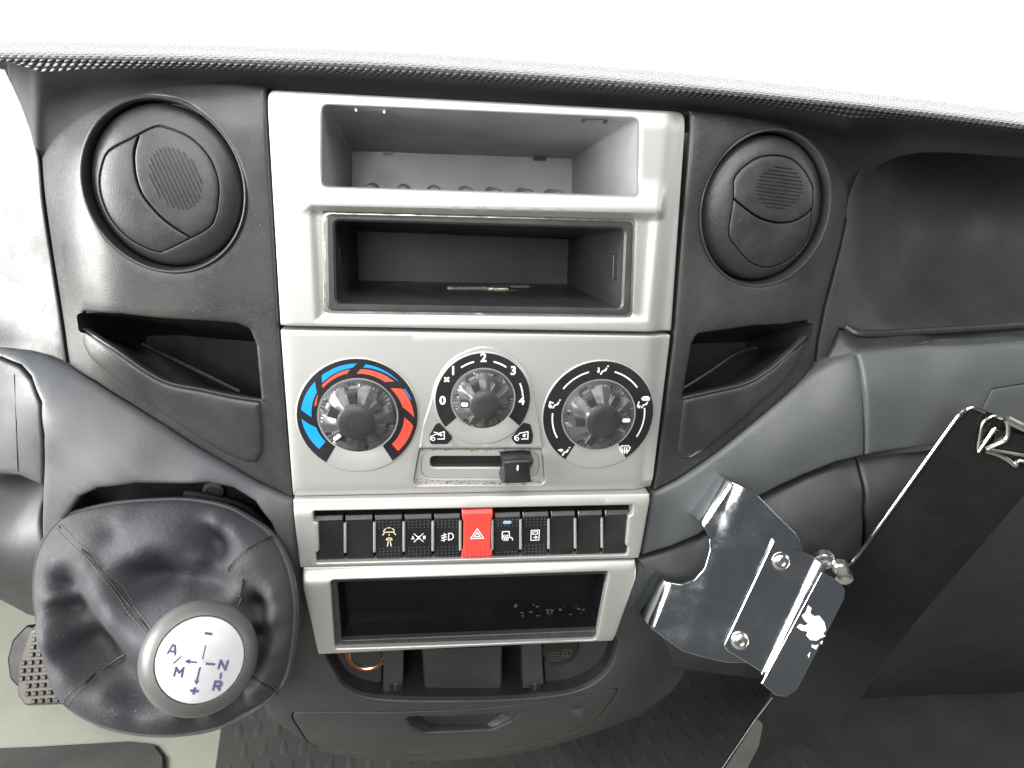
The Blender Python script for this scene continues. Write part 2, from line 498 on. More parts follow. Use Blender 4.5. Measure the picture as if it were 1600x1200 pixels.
rN2 = colcurve(lerp(YT, YB, .74), [10] * n_)
rB = colcurve(YB, [10] * n_)
rB2 = colcurve(lerp(YB, YE, .10), [4] * n_)
rB3 = colcurve(lerp(YB, YE, .45), lerp([8] * n_, WE, .72))
rE = colcurve(YE, WE)
back1 = rT + FWD * 60 - UP * 6; back2 = rT + FWD * 420 - UP * 40
rows = smooth_path([back1, rT, rTm, rN1, rN2, rB, rB2], 5)
i0 = 0
grid = [back2] + rows
m = MB(); nc = len(rT)
vs_ = np.concatenate(grid); fs = []
for r in range(len(grid) - 1):
    for i in range(nc - 1): fs.append((r * nc + i, (r + 1) * nc + i, (r + 1) * nc + i + 1, r * nc + i + 1))
m.add(vs_, fs, False)
uv = []
acc = 0
ul = np.r_[0, np.cumsum(np.linalg.norm(np.diff(rN1, axis=0), axis=1))]
for r, g in enumerate(grid):
    if r: acc += np.linalg.norm(g[nc // 2] - grid[r - 1][nc // 2])
    for i in range(nc): uv.append((ul[i] / 4.0 + acc / 4.0 * .5, acc / 3.4))
m.build('top_pad', 'nose', D, uv=uv, sharp=80, label='embossed charcoal top edge below the windscreen')
rows = smooth_path([rB, rB2, rB3, rE], 5)[5:]
m = MB(); grid = rows; vs_ = np.concatenate(grid); fs = []
for r in range(len(grid) - 1):
    for i in range(nc - 1): fs.append((r * nc + i, (r + 1) * nc + i, (r + 1) * nc + i + 1, r * nc + i + 1))
m.add(vs_, fs, False); m.build('brow_panel', 'brow', D, sharp=80)
# -- bulkhead and an unseen nearer board added to block daylight through the seams
m = MB(); m.box(-900, 900, -620, 120, -440, -425); m.box(-480, 480, -200, 96, -200, -190); m.build('bulkhead_and_light_block', 'black', D)

# -- vent housings with side pockets
LV_C, RV_C = at(257, 292.5, -5), at(1197, 328.5, -5)
def ell(c, rx, ry, n=56, rot=0): return [V(c[0] + rx * math.cos(2 * math.pi * i / n), c[1] + ry * math.sin(2 * math.pi * i / n)) for i in range(n)]
LV_RX, LV_RY = 43.5, 47.5
RV_RX, RV_RY = 43.0, 48.0
fL = tps([(416, 140, -6), (430, 300, -5), (437, 510, -5), (455, 775, -5), (330, 150, -6), (257, 292, -5), (390, 292, -5), (257, 160, -7), (257, 430, -5), (135, 292, -12),
          (330, 131, -10), (250, 136, -14), (180, 153, -22), (120, 183, -32), (85, 208, -40), (62, 245, -46), (70, 310, -40), (80, 380, -37), (92, 450, -32), (102, 520, -27), (107, 572, -22),
          (125, 380, -13), (150, 450, -7), (150, 560, -9), (130, 240, -16), (200, 632, -10), (300, 697, -7), (400, 755, -5), (300, 550, -5)])
lo_px = [(417, 134), (380, 131), (330, 129), (280, 131), (230, 138), (180, 151), (140, 168), (105, 191), (80, 215), (63, 246), (68, 310), (78, 380), (89, 450), (99, 515), (107, 572), (150, 598), (200, 630), (250, 662), (300, 695), (350, 725), (400, 753), (458, 781), (437, 512)]
lo = ons(lo_px, fL)
lipL = smooth_path([(408, 626), (362, 619), (317, 609), (263, 598), (222, 576), (177, 544), (131, 514)], 4)
pk = ons([(128, 486), (190, 491), (253, 498), (320, 502), (370, 506), (390, 514), (400, 540)] + [tuple(p) for p in lipL], fL)
pk = rpoly(pk, [3, 0, 0, 0, 6, 4, 4, 1] + [0] * 23 + [2], 4)
m = MB().sheet(lo, fL, [ell(LV_C, LV_RX, LV_RY), pk], step=4.5, roll=2.5, hroll=2., skirt=14, hskirt=3, gap=.35)
m.build('vent_housing', 'charcoal', D, label='charcoal housing round the driver side vent')
fR = tps([(1077, 178, -6), (1062, 400, -5), (1052, 522, -5), (1024, 768, -5), (1150, 190, -7), (1197, 210, -8), (1197, 328, -5), (1197, 450, -5), (1105, 328, -5), (1150, 183, -10), (1220, 195, -14), (1280, 220, -24), (1318, 262, -36), (1328, 300, -38), (1320, 350, -34), (1300, 420, -27), (1287, 480, -24), (1272, 578, -18),
          (1285, 300, -14), (1290, 380, -15), (1240, 480, -8), (1230, 610, -9), (1130, 700, -6), (1150, 560, -5)])
ro_px = [(1078, 172), (1150, 180), (1220, 192), (1280, 217), (1316, 255), (1328, 295), (1322, 345), (1304, 420), (1288, 480), (1278, 530), (1272, 578), (1236, 611), (1200, 642), (1165, 672), (1130, 701), (1095, 727), (1060, 750), (1021, 769), (1053, 522)]
ro = ons(ro_px, fR)
lipR = smooth_path([(1259, 526), (1232, 552), (1202, 578), (1165, 599), (1112, 612), (1067, 622)], 4)
pr = ons([(1090, 522), (1180, 509), (1263, 502)] + [tuple(p) for p in lipR] + [(1075, 574), (1082, 537)], fR)
pr = rpoly(pr, [5, 0, 1.5] + [0] * 20 + [1, 0, 0], 4)
m = MB().sheet(ro, fR, [ell(RV_C, RV_RX, RV_RY), pr], step=4.5, roll=2.5, hroll=2., skirt=14, hskirt=3, gap=.35)
m.build('vent_housing', 'charcoal', D, label='charcoal housing round the passenger side vent')

def bucket(front, back, wf, wb, name, mat, root, parent=None, nb=6, front_w=None, kind=None, fr=FP, outs=None):
    """open box: walls from a front loop to a back loop, closed at the back"""
    m = MB(fr); f = ccw(front); b = ccw(back)
    fw = (lambda i: front_w[i]) if front_w is not None else (lambda i: wf)
    loops = []
    for k in range(nb + 1):
        t = k / nb
        loops.append([(*(np.asarray(p) * (1 - t) + np.asarray(q) * t), fw(i) * (1 - t) + wb * t) for i, (p, q) in enumerate(zip(f, b))])
    n = len(f); vs_ = np.concatenate([np.asarray(l) for l in loops]); fs = []
    for r in range(nb):
        for i in range(n):
            j = (i + 1) % n; fs.append((r * n + i, (r + 1) * n + i, (r + 1) * n + j, r * n + j)[::-1])
    fs.append(tuple(nb * n + i for i in range(n)))
    m.add(vs_, fs); return m.build(name, mat, root, parent)
def shrink(poly, k, d=(0, 0)):
    p = np.asarray(poly); c = p.mean(0); return list(c + (p - c) * k + np.asarray(d))
pkc = ccw(offset(pk, -.3)); prc = ccw(offset(pr, -.3))
bucket(pkc, shrink(pkc, .92, (4, -30)), -8.5, -85, 'pocket_recess', 'black', D)  # both pocket interiors coloured black to paint in deep shade
bucket(prc, shrink(prc, .92, (-4, -30)), -8.5, -85, 'pocket_recess', 'black', D)
# raised pocket fronts
fr_l = ons([(p[0], p[1] + 1) for p in lipL[::-1]] + [(412, 670), (412, 705), (402, 723), (382, 722), (350, 708), (317, 689), (253, 646), (177, 590), (140, 558), (128, 535)], fL)
fr_r = ons([(p[0], p[1] + 1) for p in lipR] + [(1061, 675), (1058, 703), (1064, 716), (1078, 717), (1100, 704), (1150, 664), (1195, 624), (1228, 594), (1250, 562)], fR)
m = MB().sheet(fr_l, lambda a, b: fL(a, b) + 1.5, step=3.5, roll=3., skirt=4); m.build('pocket_front', 'charcoal', D)
m = MB().sheet(fr_r, lambda a, b: fR(a, b) + 1.5, step=3.5, roll=3., skirt=4); m.build('pocket_front', 'charcoal', D)
m = MB(); m.tube(smooth_path([on(x, y, lambda a, b: fL(a, b) + 1.2) for x, y in [(131, 514), (177, 544), (222, 576), (263, 598), (317, 609), (362, 619), (408, 626)]], 6), .8); m.build('pocket_lip', 'charcoal', D)
m = MB(); m.tube(smooth_path([on(x, y, lambda a, b: fR(a, b) + 1.2) for x, y in [(1259, 526), (1232, 552), (1202, 578), (1165, 599), (1112, 612), (1067, 622)]], 6), .8); m.build('pocket_lip', 'charcoal', D)
m = MB(); m.tube([at(222, 537, -50), at(300, 575, -48), at(374, 612, -46)], 1.2); m.build('pocket_rib', 'charcoal', D)
m = MB(); m.tube(smooth_path([at(1067, 607, -46), at(1110, 580, -48), at(1150, 553, -50), at(1182, 543, -52)], 5), 1.2); m.build('pocket_rib', 'charcoal', D)

# -- instrument pod at the left
fP = tps([(10, 105, -52), (40, 170, -50), (62, 250, -48), (70, 310, -43), (80, 380, -40), (92, 450, -35), (102, 520, -30), (107, 572, -25), (50, 552, -30), (-40, 545, -38), (-40, 95, -62), (-40, 250, -72), (-40, 420, -70), (30, 330, -52), (40, 450, -46), (-40, 500, -58), (30, 520, -40)])
po = ons([(-60, 100), (8, 104), (24, 136), (38, 168), (52, 208), (61, 247), (66, 310), (76, 380), (87, 450), (97, 515), (105, 571), (80, 559), (50, 551), (0, 545), (-60, 545)], fP)
m = MB().sheet(po, fP, step=5, roll=1.5, skirt=14, gap=.35); m.build('instrument_pod', 'charcoal', D, label='smooth charcoal instrument pod at the left edge')

# -- lower driver trim with the shifter opening
fT = tps([(-40, 548, -34), (50, 555, -26), (107, 577, -18), (200, 637, -8), (300, 701, -4), (400, 759, -2), (457, 783, -2), (470, 890, -4), (480, 960, -6), (100, 640, 2), (200, 700, 8), (300, 750, 9), (400, 790, 4), (80, 600, -8), (30, 570, -18), (75, 720, 4), (60, 960, -20), (75, 840, 2), (455, 850, 0), (450, 1000, -10), (250, 740, 10)])
to = ons([(68, 557), (107, 575), (150, 601), (200, 633), (250, 665), (300, 698), (350, 728), (400, 756), (457, 782), (470, 888), (482, 960), (470, 1000), (300, 1000), (90, 960), (68, 900), (64, 800), (66, 740), (66, 680), (62, 630), (46, 590), (30, 572), (0, 560), (-60, 552), (-60, 546), (0, 546), (40, 551)], fT)
th = rpoly(ons([(98, 815), (123, 778), (153, 764), (211, 757), (326, 756), (364, 764), (399, 786), (424, 820), (442, 865), (446, 900), (440, 960), (110, 930)], fT), 3)
m = MB().sheet(to, fT, [th], step=4.5, roll=3, hroll=3, skirt=14, hskirt=26, gap=.3); m.build('lower_trim', 'grey', D, label='blue grey lower trim round the gear lever')
# recess left of the trim
fI = tps([(-60, 550, -30), (40, 575, -20), (64, 640, -10), (66, 740, -10), (-60, 740, -20), (20, 650, -18), (0, 600, -24)])
m = MB().sheet(ons([(-60, 556), (0, 562), (30, 575), (48, 596), (62, 634), (66, 690), (66, 760), (30, 744), (0, 742), (-60, 742)], fI), fI, step=6, roll=2, skirt=10); m.build('side_panel', 'dkgrey', D)
m = MB(); m.tube([on(22, 585, lambda a, b: fI(a, b) + .1), on(25, 660, lambda a, b: fI(a, b) + .1), on(28, 736, lambda a, b: fI(a, b) + .1)], .35); m.build('panel_seam', 'black', D)
fS = tps([(-60, 745, -34), (66, 752, -34), (-60, 800, -8), (66, 800, -6), (-60, 880, -2), (66, 890, 0), (-60, 940, -25), (70, 965, -22)])
m = MB().sheet(ons([(-60, 744), (0, 744), (40, 750), (70, 764), (72, 860), (74, 972), (40, 962), (0, 940), (-60, 920)], fS), fS, step=6, roll=3, skirt=40); m.build('column_shroud', 'dkgrey', D)
# dark things seen inside the shifter opening
m = MB(); m.box(at(60, 770, -45)[0], at(480, 770, -45)[0], at(300, 1040, -45)[1], at(300, 730, -45)[1], -60, -45); m.build('opening_back', 'black', D)
m = MB(); m.lathe([(7, -44), (7, -38), (4.5, -36.5), (4.5, -37.5), (0.01, -37.8)], at(334, 766, -40)[:2], 20); m.build('screw', 'dkgrey', D)
m = MB(); m.tube(smooth_path([at(290, 772, -38), at(330, 779, -32), at(390, 800, -30), at(425, 850, -28)], 5), 3.); m.build('bracket_bar', 'dkgrey', D)

# -- passenger side: shelf recess, lip, bands
def cave_w(x, y):
    t = (x - 1330) / 300
    edge = np.interp(y, [190, 300, 350, 425, 480, 560], [-34, -42, -37, -30, -27, -21])
    yy = y + (x - 1400) * -.055
    deep = np.interp(yy, [195, 215, 240, 270, 310, 360, 410, 455, 490, 508, 520, 560], [-26, -44, -76, -100, -112, -110, -94, -70, -46, -32, -25, -20])
    f = float(sst(np.array(x), 1318, 1430)) ** .8
    return edge * (1 - f) + deep * f
fC = tps([(x, y, cave_w(x, y)) for x in (1280, 1310, 1335, 1360, 1390, 1430, 1500, 1600, 1700) for y in (195, 220, 245, 270, 300, 330, 360, 390, 420, 445, 470, 495, 515, 545)], .002)
co_ = ons([(1322, 335), (1328, 305), (1342, 272), (1366, 238), (1392, 212), (1420, 196), (1500, 205)] + [(1690, y) for y in (240, 260, 280, 300, 325, 350, 380, 410, 440, 465, 485, 503)] + [(1600, 508), (1500, 514), (1400, 520), (1340, 521), (1312, 514), (1292, 568), (1274, 580), (1280, 530), (1290, 480), (1306, 420), (1324, 345)], fC)
m = MB().sheet(co_, fC, step=6, roll=1.5, skirt=10, gap=.3); m.build('shelf_recess', 'brow', D, label='deep charcoal shelf recess on the passenger side')
fB = tps([(1312, 516, -24), (1340, 524, -22), (1450, 520, -22), (1680, 508, -24), (1274, 580, -18), (1310, 560, -14), (1340, 546, -12), (1450, 533, -12), (1680, 524, -14)])
m = MB().sheet(ons([(1312, 514), (1340, 523), (1400, 522), (1500, 516), (1600, 510), (1680, 505), (1680, 524), (1600, 531), (1450, 537), (1345, 548), (1310, 561), (1276, 580), (1292, 560)], fB), fB, step=4, roll=1.5, skirt=8); m.build('shelf_edge', 'charcoal', D)
m = MB(); m.tube(smooth_path([at(1322, 512, -26), at(1345, 521, -20), at(1400, 520, -18), at(1500, 514, -18), at(1600, 508, -19), at(1680, 503, -20)], 6), 2.6); m.build('shelf_lip', 'charcoal', D)
m = MB(); q = at(1418, 209, -38); m.plate(rpoly([(q[0] - 5, q[1] - 1.6), (q[0] + 5, q[1] - .6), (q[0] + 5, q[1] + 1.4), (q[0] - 5, q[1] + .6)], .8), -36, -42); m.build('clip', 'dkgrey', D)

fQ = tps([(1022, 772, -4), (1130, 705, -4), (1200, 645, -6), (1272, 582, -10), (1338, 552, -10), (1120, 760, 0), (1220, 690, 2), (1300, 640, 3), (1348, 620, 3), (1350, 710, 2), (1260, 742, 1), (1180, 780, 0), (1090, 838, -2), (1005, 868, -4), (1335, 570, -3)])
m = MB().sheet(ons([(1020, 772), (1060, 753), (1095, 730), (1130, 704), (1165, 675), (1200, 646), (1236, 615), (1272, 583), (1306, 564), (1336, 551), (1343, 566), (1349, 600), (1352, 650), (1352, 712), (1305, 724), (1260, 742), (1220, 760), (1180, 781), (1140, 806), (1090, 838), (1050, 855), (1003, 869), (1012, 820)], fQ), fQ, step=4.5, roll=2.5, skirt=16, gap=.35)
m.build('trim_sweep', 'grey_r', D, label='grey sweeping trim beside the heater panel')
fG = tps([(1341, 552, -5), (1450, 540, -6), (1700, 526, -8), (1346, 590, 5), (1500, 580, 5), (1700, 570, 4), (1352, 710, 4), (1500, 700, 4), (1700, 690, 2), (1500, 640, 5.5), (1400, 640, 5)])
go = ons([(1340, 551), (1450, 540), (1600, 534), (1700, 530), (1700, 680), (1600, 687), (1470, 697), (1400, 704), (1354, 712), (1354, 650), (1351, 600), (1345, 566)], fG)
gh = rpoly(ons([(1530, 690), (1534, 640), (1550, 608), (1600, 600), (1690, 596), (1690, 672), (1600, 682)], fG), 3)
m = MB().sheet(go, fG, [gh], step=5, roll=2.5, hroll=1.2, skirt=16, gap=.35); m.build('passenger_band', 'grey_r', D, label='grey band across the passenger side')
m = MB().sheet(gh, lambda a, b: fG(a, b) - .3, step=5, roll=1.2, skirt=10, gap=.5); m.build('glovebox_lid', 'grey_r', D, label='rounded lid set into the grey passenger band')
fK = tps([(1005, 874, -8), (1090, 844, -10), (1200, 776, -10), (1340, 720, -10), (1345, 760, 2), (1240, 810, 3), (1150, 860, 2), (1050, 905, 0), (1340, 850, -8), (1200, 930, -6), (1060, 960, -5), (1340, 950, -60), (1200, 1010, -50), (1040, 1020, -30), (980, 1000, -16), (970, 900, -10), (1340, 1060, -150), (1200, 1080, -120)])
m = MB().sheet(ons([(975, 880), (1002, 872), (1050, 858), (1090, 841), (1140, 809), (1180, 784), (1220, 763), (1260, 745), (1305, 728), (1339, 718), (1346, 745), (1349, 800), (1347, 900), (1347, 1080), (1250, 1080), (1150, 1060), (1080, 1050), (1030, 1040), (980, 1000)], fK), fK, step=6, roll=3, skirt=30, gap=.35); m.build('lower_sweep', 'dkgrey', D)
fH = tps([(1342, 718, -10), (1470, 700, -10), (1700, 686, -12), (1348, 760, 2), (1480, 742, 2), (1700, 730, 1), (1348, 850, -10), (1500, 840, -8), (1700, 830, -8), (1348, 960, -75), (1500, 960, -75), (1700, 960, -75), (1348, 1130, -200), (1500, 1130, -200), (1700, 1130, -200)])
m = MB().sheet(ons([(1341, 717), (1400, 708), (1470, 700), (1600, 691), (1700, 684), (1700, 1135), (1500, 1135), (1348, 1135), (1350, 900), (1351, 800), (1348, 745)], fH), fH, step=6, roll=3, skirt=30, gap=.35); m.build('glovebox_door', 'dkgrey', D, label='dark lower glovebox door behind the black board')

# ================================================================== round vents
def vent(C, rx, ry, flap_px, div_px, flip, grille, ang, label, out_px):
    fr = Frame((C[0], C[1], -6), (1, 0, 0), (0, 1, 0))
    T = thing('air_vent', label, 'air vent', (C[0], C[1] - ry, -8), 'round air vents')
    k = ry / rx
    def E(r, h, n=64): return [(r * math.cos(2 * math.pi * i / n), k * r * math.sin(2 * math.pi * i / n), h) for i in range(n)]
    m = MB(fr); prof = [(rx + .6, -3), (rx + .5, 1.2), (rx - .1, 1.6), (rx - .7, 1.4), (rx - 1.2, .2), (rx - 1.7, -9), (rx - 2, -24)]
    m.loft([E(*q) for q in prof]); m.build('rim', 'charcoal', T)
    # ball with the flap set into it
    sx = .94
    dome = lambda a, b: 2.4 - 7.0 * np.clip((np.ravel(a) ** 2 + (np.ravel(b) / k) ** 2) / (rx - 2.6) ** 2, 0, 1) ** 2
    fpx = [fr.px(x, y, 1.5) for x, y in flap_px]; flap = smooth_path(fpx, 3, True)
    out = [V(*q[:2]) for q in E(rx - 2.7, 0)]
    m = MB(fr).sheet(out, dome, [flap], step=3.2, roll=3., hroll=.7, skirt=12, hskirt=4); m.build('ball', 'charcoal', T)
    div = smooth_path([fr.px(x, y, 1.5) for x, y in div_px], 4)
    # split flap outline at the divider ends
    fl = ccw(resample(flap, 1.6)); A_ = np.asarray(fl)
    ia = int(np.argmin(((A_ - div[0]) ** 2).sum(1))); ib = int(np.argmin(((A_ - div[-1]) ** 2).sum(1)))
    def seg(i, j):
        o = [];
        while True:
            o.append(fl[i]);
            if i == j: return o
            i = (i + 1) % len(fl)
    p1 = seg(ia, ib) + [d for d in div[::-1][1:-1]]
    p2 = seg(ib, ia) + [d for d in div[1:-1]]
    for poly in (p1, p2):
        A2 = np.asarray(poly); g = fr.px(*grille[:2], 1.5)
        has = inside(poly, np.array([g]))[0]
        m = MB(fr).sheet(poly, lambda a, b: dome(a, b) + .15, step=2.6, roll=.9, skirt=4, gap=.55); fo = m.build('flap', 'charcoal', T)
        if has:
            gr_, grx, gry = grille[2:]
            dirv = V(math.cos(gr_), math.sin(gr_)); nrm = V(-dirv[1], dirv[0]); N = 12
            for i in range(N):
                t = (i + .5) / N * 2 - 1
                L = math.sqrt(max(0, 1 - t * t)) * grx
                pts = [g + nrm * t * gry + dirv * s_ for s_ in np.linspace(-L, L, 7)]
                mm = MB(fr); path = [fr.p(p[0], p[1], float(dome(p[0], p[1])[0]) + .38) for p in pts]
                mm.tube(path, .5, 6); mm.build('ridge', 'black', T, parent=fo)
    return T
vent(LV_C, LV_RX, LV_RY,
     [(167, 235), (203, 216), (240, 197), (262, 199), (295, 213), (320, 236), (335, 262), (342, 290), (341, 315), (337, 337), (326, 357), (290, 377), (255, 394), (243, 395), (220, 387), (195, 372), (170, 345), (156, 315), (151, 287), (155, 260)],
     [(217, 210), (211, 232), (210, 252), (214, 280), (225, 307), (250, 337), (275, 357), (297, 371)], 1, (274, 279, math.radians(110), 17, 13.5), 0,
     'larger round charcoal air vent with tilted flap at upper left', None)
vent(RV_C, RV_RX, RV_RY,
     [(1147, 282), (1156, 267), (1170, 255), (1188, 245), (1213, 242), (1238, 247), (1258, 264), (1271, 287), (1274, 300), (1271, 338), (1266, 377), (1253, 395), (1233, 410), (1208, 419), (1188, 417), (1170, 408), (1152, 388), (1139, 367), (1143, 330), (1146, 305)],
     [(1145, 309), (1166, 327), (1188, 341), (1215, 348), (1238, 346), (1258, 337), (1272, 326)], 1, (1217, 293, math.radians(-5), 15.5, 13), 0,
     'round charcoal air vent with level flap at upper right', None)

# ================================================================== silver radio surround
RS = thing('radio_surround', 'bright silver fascia with an open tray above the black slot', 'fascia', (0, -41, 0))
oA = rpoly(FP.pxs([(415, 139), (1077, 174), (1053, 520), (437, 510)]), [5, 5, 1.5, 1.5])
hU = rpoly(FP.pxs([(503, 163), (1000, 185), (998, 306), (503, 291)]), [4, 4, 4, 4])
hD = rpoly(FP.pxs([(504, 331), (993, 344), (988, 495), (507, 489)]), 2)
vU0, vU1 = FP.px(750, 299)[1], FP.px(750, 334)[1]
uL, uR = FP.px(480, 325)[0], FP.px(1030, 335)[0]
def hA(a, b):
    a = np.ravel(a); b = np.ravel(b)
    ledge = sst(b, vU1 - 1.6, vU1 + 2.6) * (1 - .75 * sst(b, vU1 + 4, vU0 + 6)) * sst(a, uL - 5, uL + 3) * (1 - sst(a, uR - 3, uR + 5)) * (1 - sst(b, vU0 + 1, vU0 + 11))
    side = -4. * sst(a, 106, 121) ** 2 - 1.2 * sst(-a, 108, 118) ** 2
    rec = -2.0 * (1 - sst(np.maximum.reduce([uL + 3 - a, a - uR + 3, b - vU1 - 2, -33.5 - b]), -2.5, 2.5))
    top = -3.0 * sst(b, 80, 95)
    return 5.5 * ledge + side + rec + top
ex = [[(a, vU1 + d) for a in np.linspace(uL - 6, uR + 6, 70)] for d in (-1.2, -.6, .1, .7, 1.3, 3)] + \
     [[(a, -33.5 + d) for a in np.linspace(uL - 2, uR + 2, 60)] for d in (-1.5, -.5, .6, 1.4)] + \
     [[(u_ + d, b) for b in np.linspace(-36, vU1, 20)] for u_ in (uL + 3, uR - 3) for d in (-1.6, -.5, .5, 1.4)]
m = MB().sheet(oA, hA, [hU, hD], step=2., roll=1.6, hroll=1.4, skirt=10, hskirt=4, extra=ex, gap=.15); m.build('faceplate', 'silver', RS)
hUo = ccw(resample(offset(hU, -.2), 8))
bkU = rpoly(FP.pxs([(550, 236), (894, 248), (893, 312), (550, 299)], -150), 2)
def match(loop, target):
    """points of target at the same angular share as loop"""
    L = np.asarray(loop); T = np.asarray(ccw(resample(target, .8)))
    def nrm(P):
        lo, hi = P.min(0), P.max(0); return (P - (lo + hi) / 2) / ((hi - lo) / 2)
    a = nrm(L); b = nrm(T)
    return [T[int(np.argmin(((b - q) ** 2).sum(1)))] for q in a]
bucket(hUo, match(hUo, bkU), -3.2, -150, 'tray', 'pocket', RS, nb=8)
for x0, y0, x1, y1 in ((597, 232, 615, 241), (833, 242, 853, 251)):
    m = MB(); a, b = at(x0, y0, -148), at(x1, y1, -148); m.box(a[0], b[0], b[1], a[1], -149.5, -146); m.build('stop_tab', 'black', RS)
# clips cut in the tray roof, the left one coloured pale as if lit
for xa in ((556, 600, 168, 171), (913, 948, 185, 187)):
    m = MB(); y0, y1 = xa[2], xa[3]
    for (xx, yy) in ((xa[0], y0), (xa[1], y1)):
        q0, q1 = at(xx, yy, -10), at(xx + 1, yy + 7, -16); m.box(q0[0] - .6, q0[0] + .6, q1[1], q0[1], -16, -10)
    q0, q1 = at(xa[0], y0, -10), at(xa[1], y1, -10); m.tube([q0, q1], .45, 6); m.build('roof_clip', 'disc' if xa[0] < 600 else 'dkgrey', RS)
for i, xx in enumerate((577, 629, 680, 732, 777, 828, 876)):
    q = at(xx, 291 + (xx - 577) * .033, -14); m = MB(Frame((q[0], q[1] - 3.0, -20), (1, 0, 0), (0, 1, 0)))
    m.lathe([(4.6, -30), (4.6, -1.5), (3.6, 0), (.01, .3)], n=16, ey=.9); m.build('floor_rib', 'grey', RS)

# ================================================================== black storage slot
SB = thing('storage_box', 'black plastic storage box in the radio slot of the silver fascia', 'storage box', (0, -31, 0))
ro1 = rpoly(FP.pxs([(508, 334), (990, 346), (985, 492), (511, 486)], 1), 4)
ro2 = rpoly(FP.pxs([(523, 345), (976, 358), (971, 482), (526, 475)], 1), 3.5)
m = MB().plate(ro1, 1.5, -6, [ro2], bev=1.3, step=5); m.build('rim', 'blackbox', SB)
# bright metallic edge strip behind the rim
m = MB().plate(rpoly(FP.pxs([(504.5, 331.5), (992.5, 344), (988, 495), (508, 489)], -1), 3), -1.2, -5, [offset(ro1, .3)], bev=.2, step=5); m.build('metal_edge', 'metal', SB)
r2o = ccw(resample(offset(ro2, -.2), 8))
bkD = rpoly(FP.pxs([(558, 361), (888, 374), (886, 444), (560, 438)], -140), 1)
bucket(r2o, match(r2o, bkD), -1.5, -140, 'inner_box', 'blackbox', SB, nb=8)
for pts, w_ in (([(527, 388), (532, 388), (532, 418), (527, 417)], -14), ([(958, 398), (968, 399), (967, 437), (957, 436)], -12)):
    q = [at(x, y, w_) for x, y in pts]; m = MB(); m.plate(rpoly([p[:2] for p in q], .5), w_ + .5, w_ - 3, bev=.3); m.build('side_catch', 'black', SB)
# things lying in it
wq = -95
yf = at(770, 452, wq)[1]
K = thing('flat_key', 'thin flat metal key lying in the black storage box', 'key', (0, yf, wq))
fk = Frame(at(760, 449, wq), (1, 0, -.05), (0, .06, -1))
m = MB(fk); 
a0 = fk.o; x0 = at(698, 449, wq)[0] - a0[0]; x1 = at(830, 448, wq)[0] - a0[0]
m.plate(rpoly([(x0, -2.2), (0, -2.2), (0, -4), (16, -5), (18, 5), (2, 5), (0, 2.2), (x0, 2.2)], .8), .8, -.6, bev=.2); m.build('blade', 'metal', K)
m = MB(fk); m.plate(rpoly([(18, 2), (x1, 2), (x1, 7), (18, 7)], .8), .8, -.6, bev=.2); m.build('bow', 'metal', K)
K2 = thing('coin', 'small round silver coin beside the flat metal key', 'coin', at(787, 456, -88))
m = MB(Frame(at(787, 454, -88), (1, 0, 0), (0, .05, -1))); m.lathe([(9.5, -1.2), (9.7, -.4), (9.5, .7), (8.9, 1.), (8.4, .7), (.01, .7)], n=32); m.build('disc', 'metal', K2)

# ================================================================== heater control panel
HP = thing('heater_panel', 'satin silver heater control panel with three rotary knobs and a slider', 'control panel', (0, -152, 0))
oH = rpoly(FP.pxs([(437, 515), (1052, 525), (1022, 768), (457, 778)]), 1.5)
slot_out = rpoly(FP.pxs([(655, 701), (847, 701), (852, 758), (645, 759)]), [1, 1, 4, 4])
def hH(a, b):
    a = np.ravel(a); b = np.ravel(b)
    side = -4. * sst(a, 108, 122) ** 2 - 1.0 * sst(-a, 110, 119) ** 2
    low = -3.0 * sst(-b, 142, 155) ** 2
    return side + low
m = MB().sheet(oH, hH, [slot_out], step=4.5, roll=1.2, hroll=.6, skirt=10, hskirt=3, gap=.2); m.build('faceplate', 'silver', HP)
# raised arch round the fan dial
CC = FP.px(754.5, 622); CL = FP.px(559.5, 649.5); CR = FP.px(935, 648.5)
RL, RC, RR = 37.2, 30.2, 37.0
a0 = FP.px(655, 699); a1 = FP.px(848, 699)
ap = [a0] + smooth_path([a0 + V(2.5, 16), FP.px(672, 628), FP.px(681, 595), FP.px(703, 563), FP.px(730, 547), FP.px(755, 541), FP.px(780, 546), FP.px(806, 562), FP.px(828, 594), FP.px(836, 628), a1 + V(-2.5, 16)], 5) + [a1]
m = MB().plate(ap, 1.1, -1, bev=.9, step=3); m.build('arch', 'silver', HP)
def dial_ring(C, R, rin, base, g0, g1, lbl):
    m = MB(); m.lathe([(R + .9, base - 1.3), (R + .8, base + .35), (R + .3, base + .8), (rin + .2, base + .8), (rin - .6, base + .5), (rin - .8, base - 1)], C, 72)
    ring = m.build('dial', 'silver', HP, label=lbl)
    band = arc(C[0], C[1], R, g0, g1, 60) + arc(C[0], C[1], rin + .5, g1 - 2, g0 + 2, 50)
    m = MB().plate(rpoly(band, 0), base + 1.0, base + .2, bev=.15, step=3); m.build('band', 'printblack', HP, parent=ring)
    return ring
rL = dial_ring(CL, RL, 24.5, .0, -56, 236, 'temperature dial with blue and red segments')
rC = dial_ring(CC, RC, 20.2, 1.1, -38, 218, 'fan speed dial numbered 0 to 4')
rR = dial_ring(CR, RR, 24.5, .0, -56, 236, 'air direction dial with seated figure symbols')
ZL = 1.12
def polar(C, corners, sc, k=8):
    """polygon from (angle, radius) corners; long sides follow arcs"""
    out = []; n = len(corners)
    for i in range(n):
        (a_, r_), (b_, s_) = corners[i], corners[(i + 1) % n]
        for j in range(k):
            t = j / k; A_ = math.radians(a_ + (b_ - a_) * t); R_ = (r_ + (s_ - r_) * t) * sc
            out.append(V(C[0] + R_ * math.cos(A_), C[1] + R_ * math.sin(A_)))
    return out
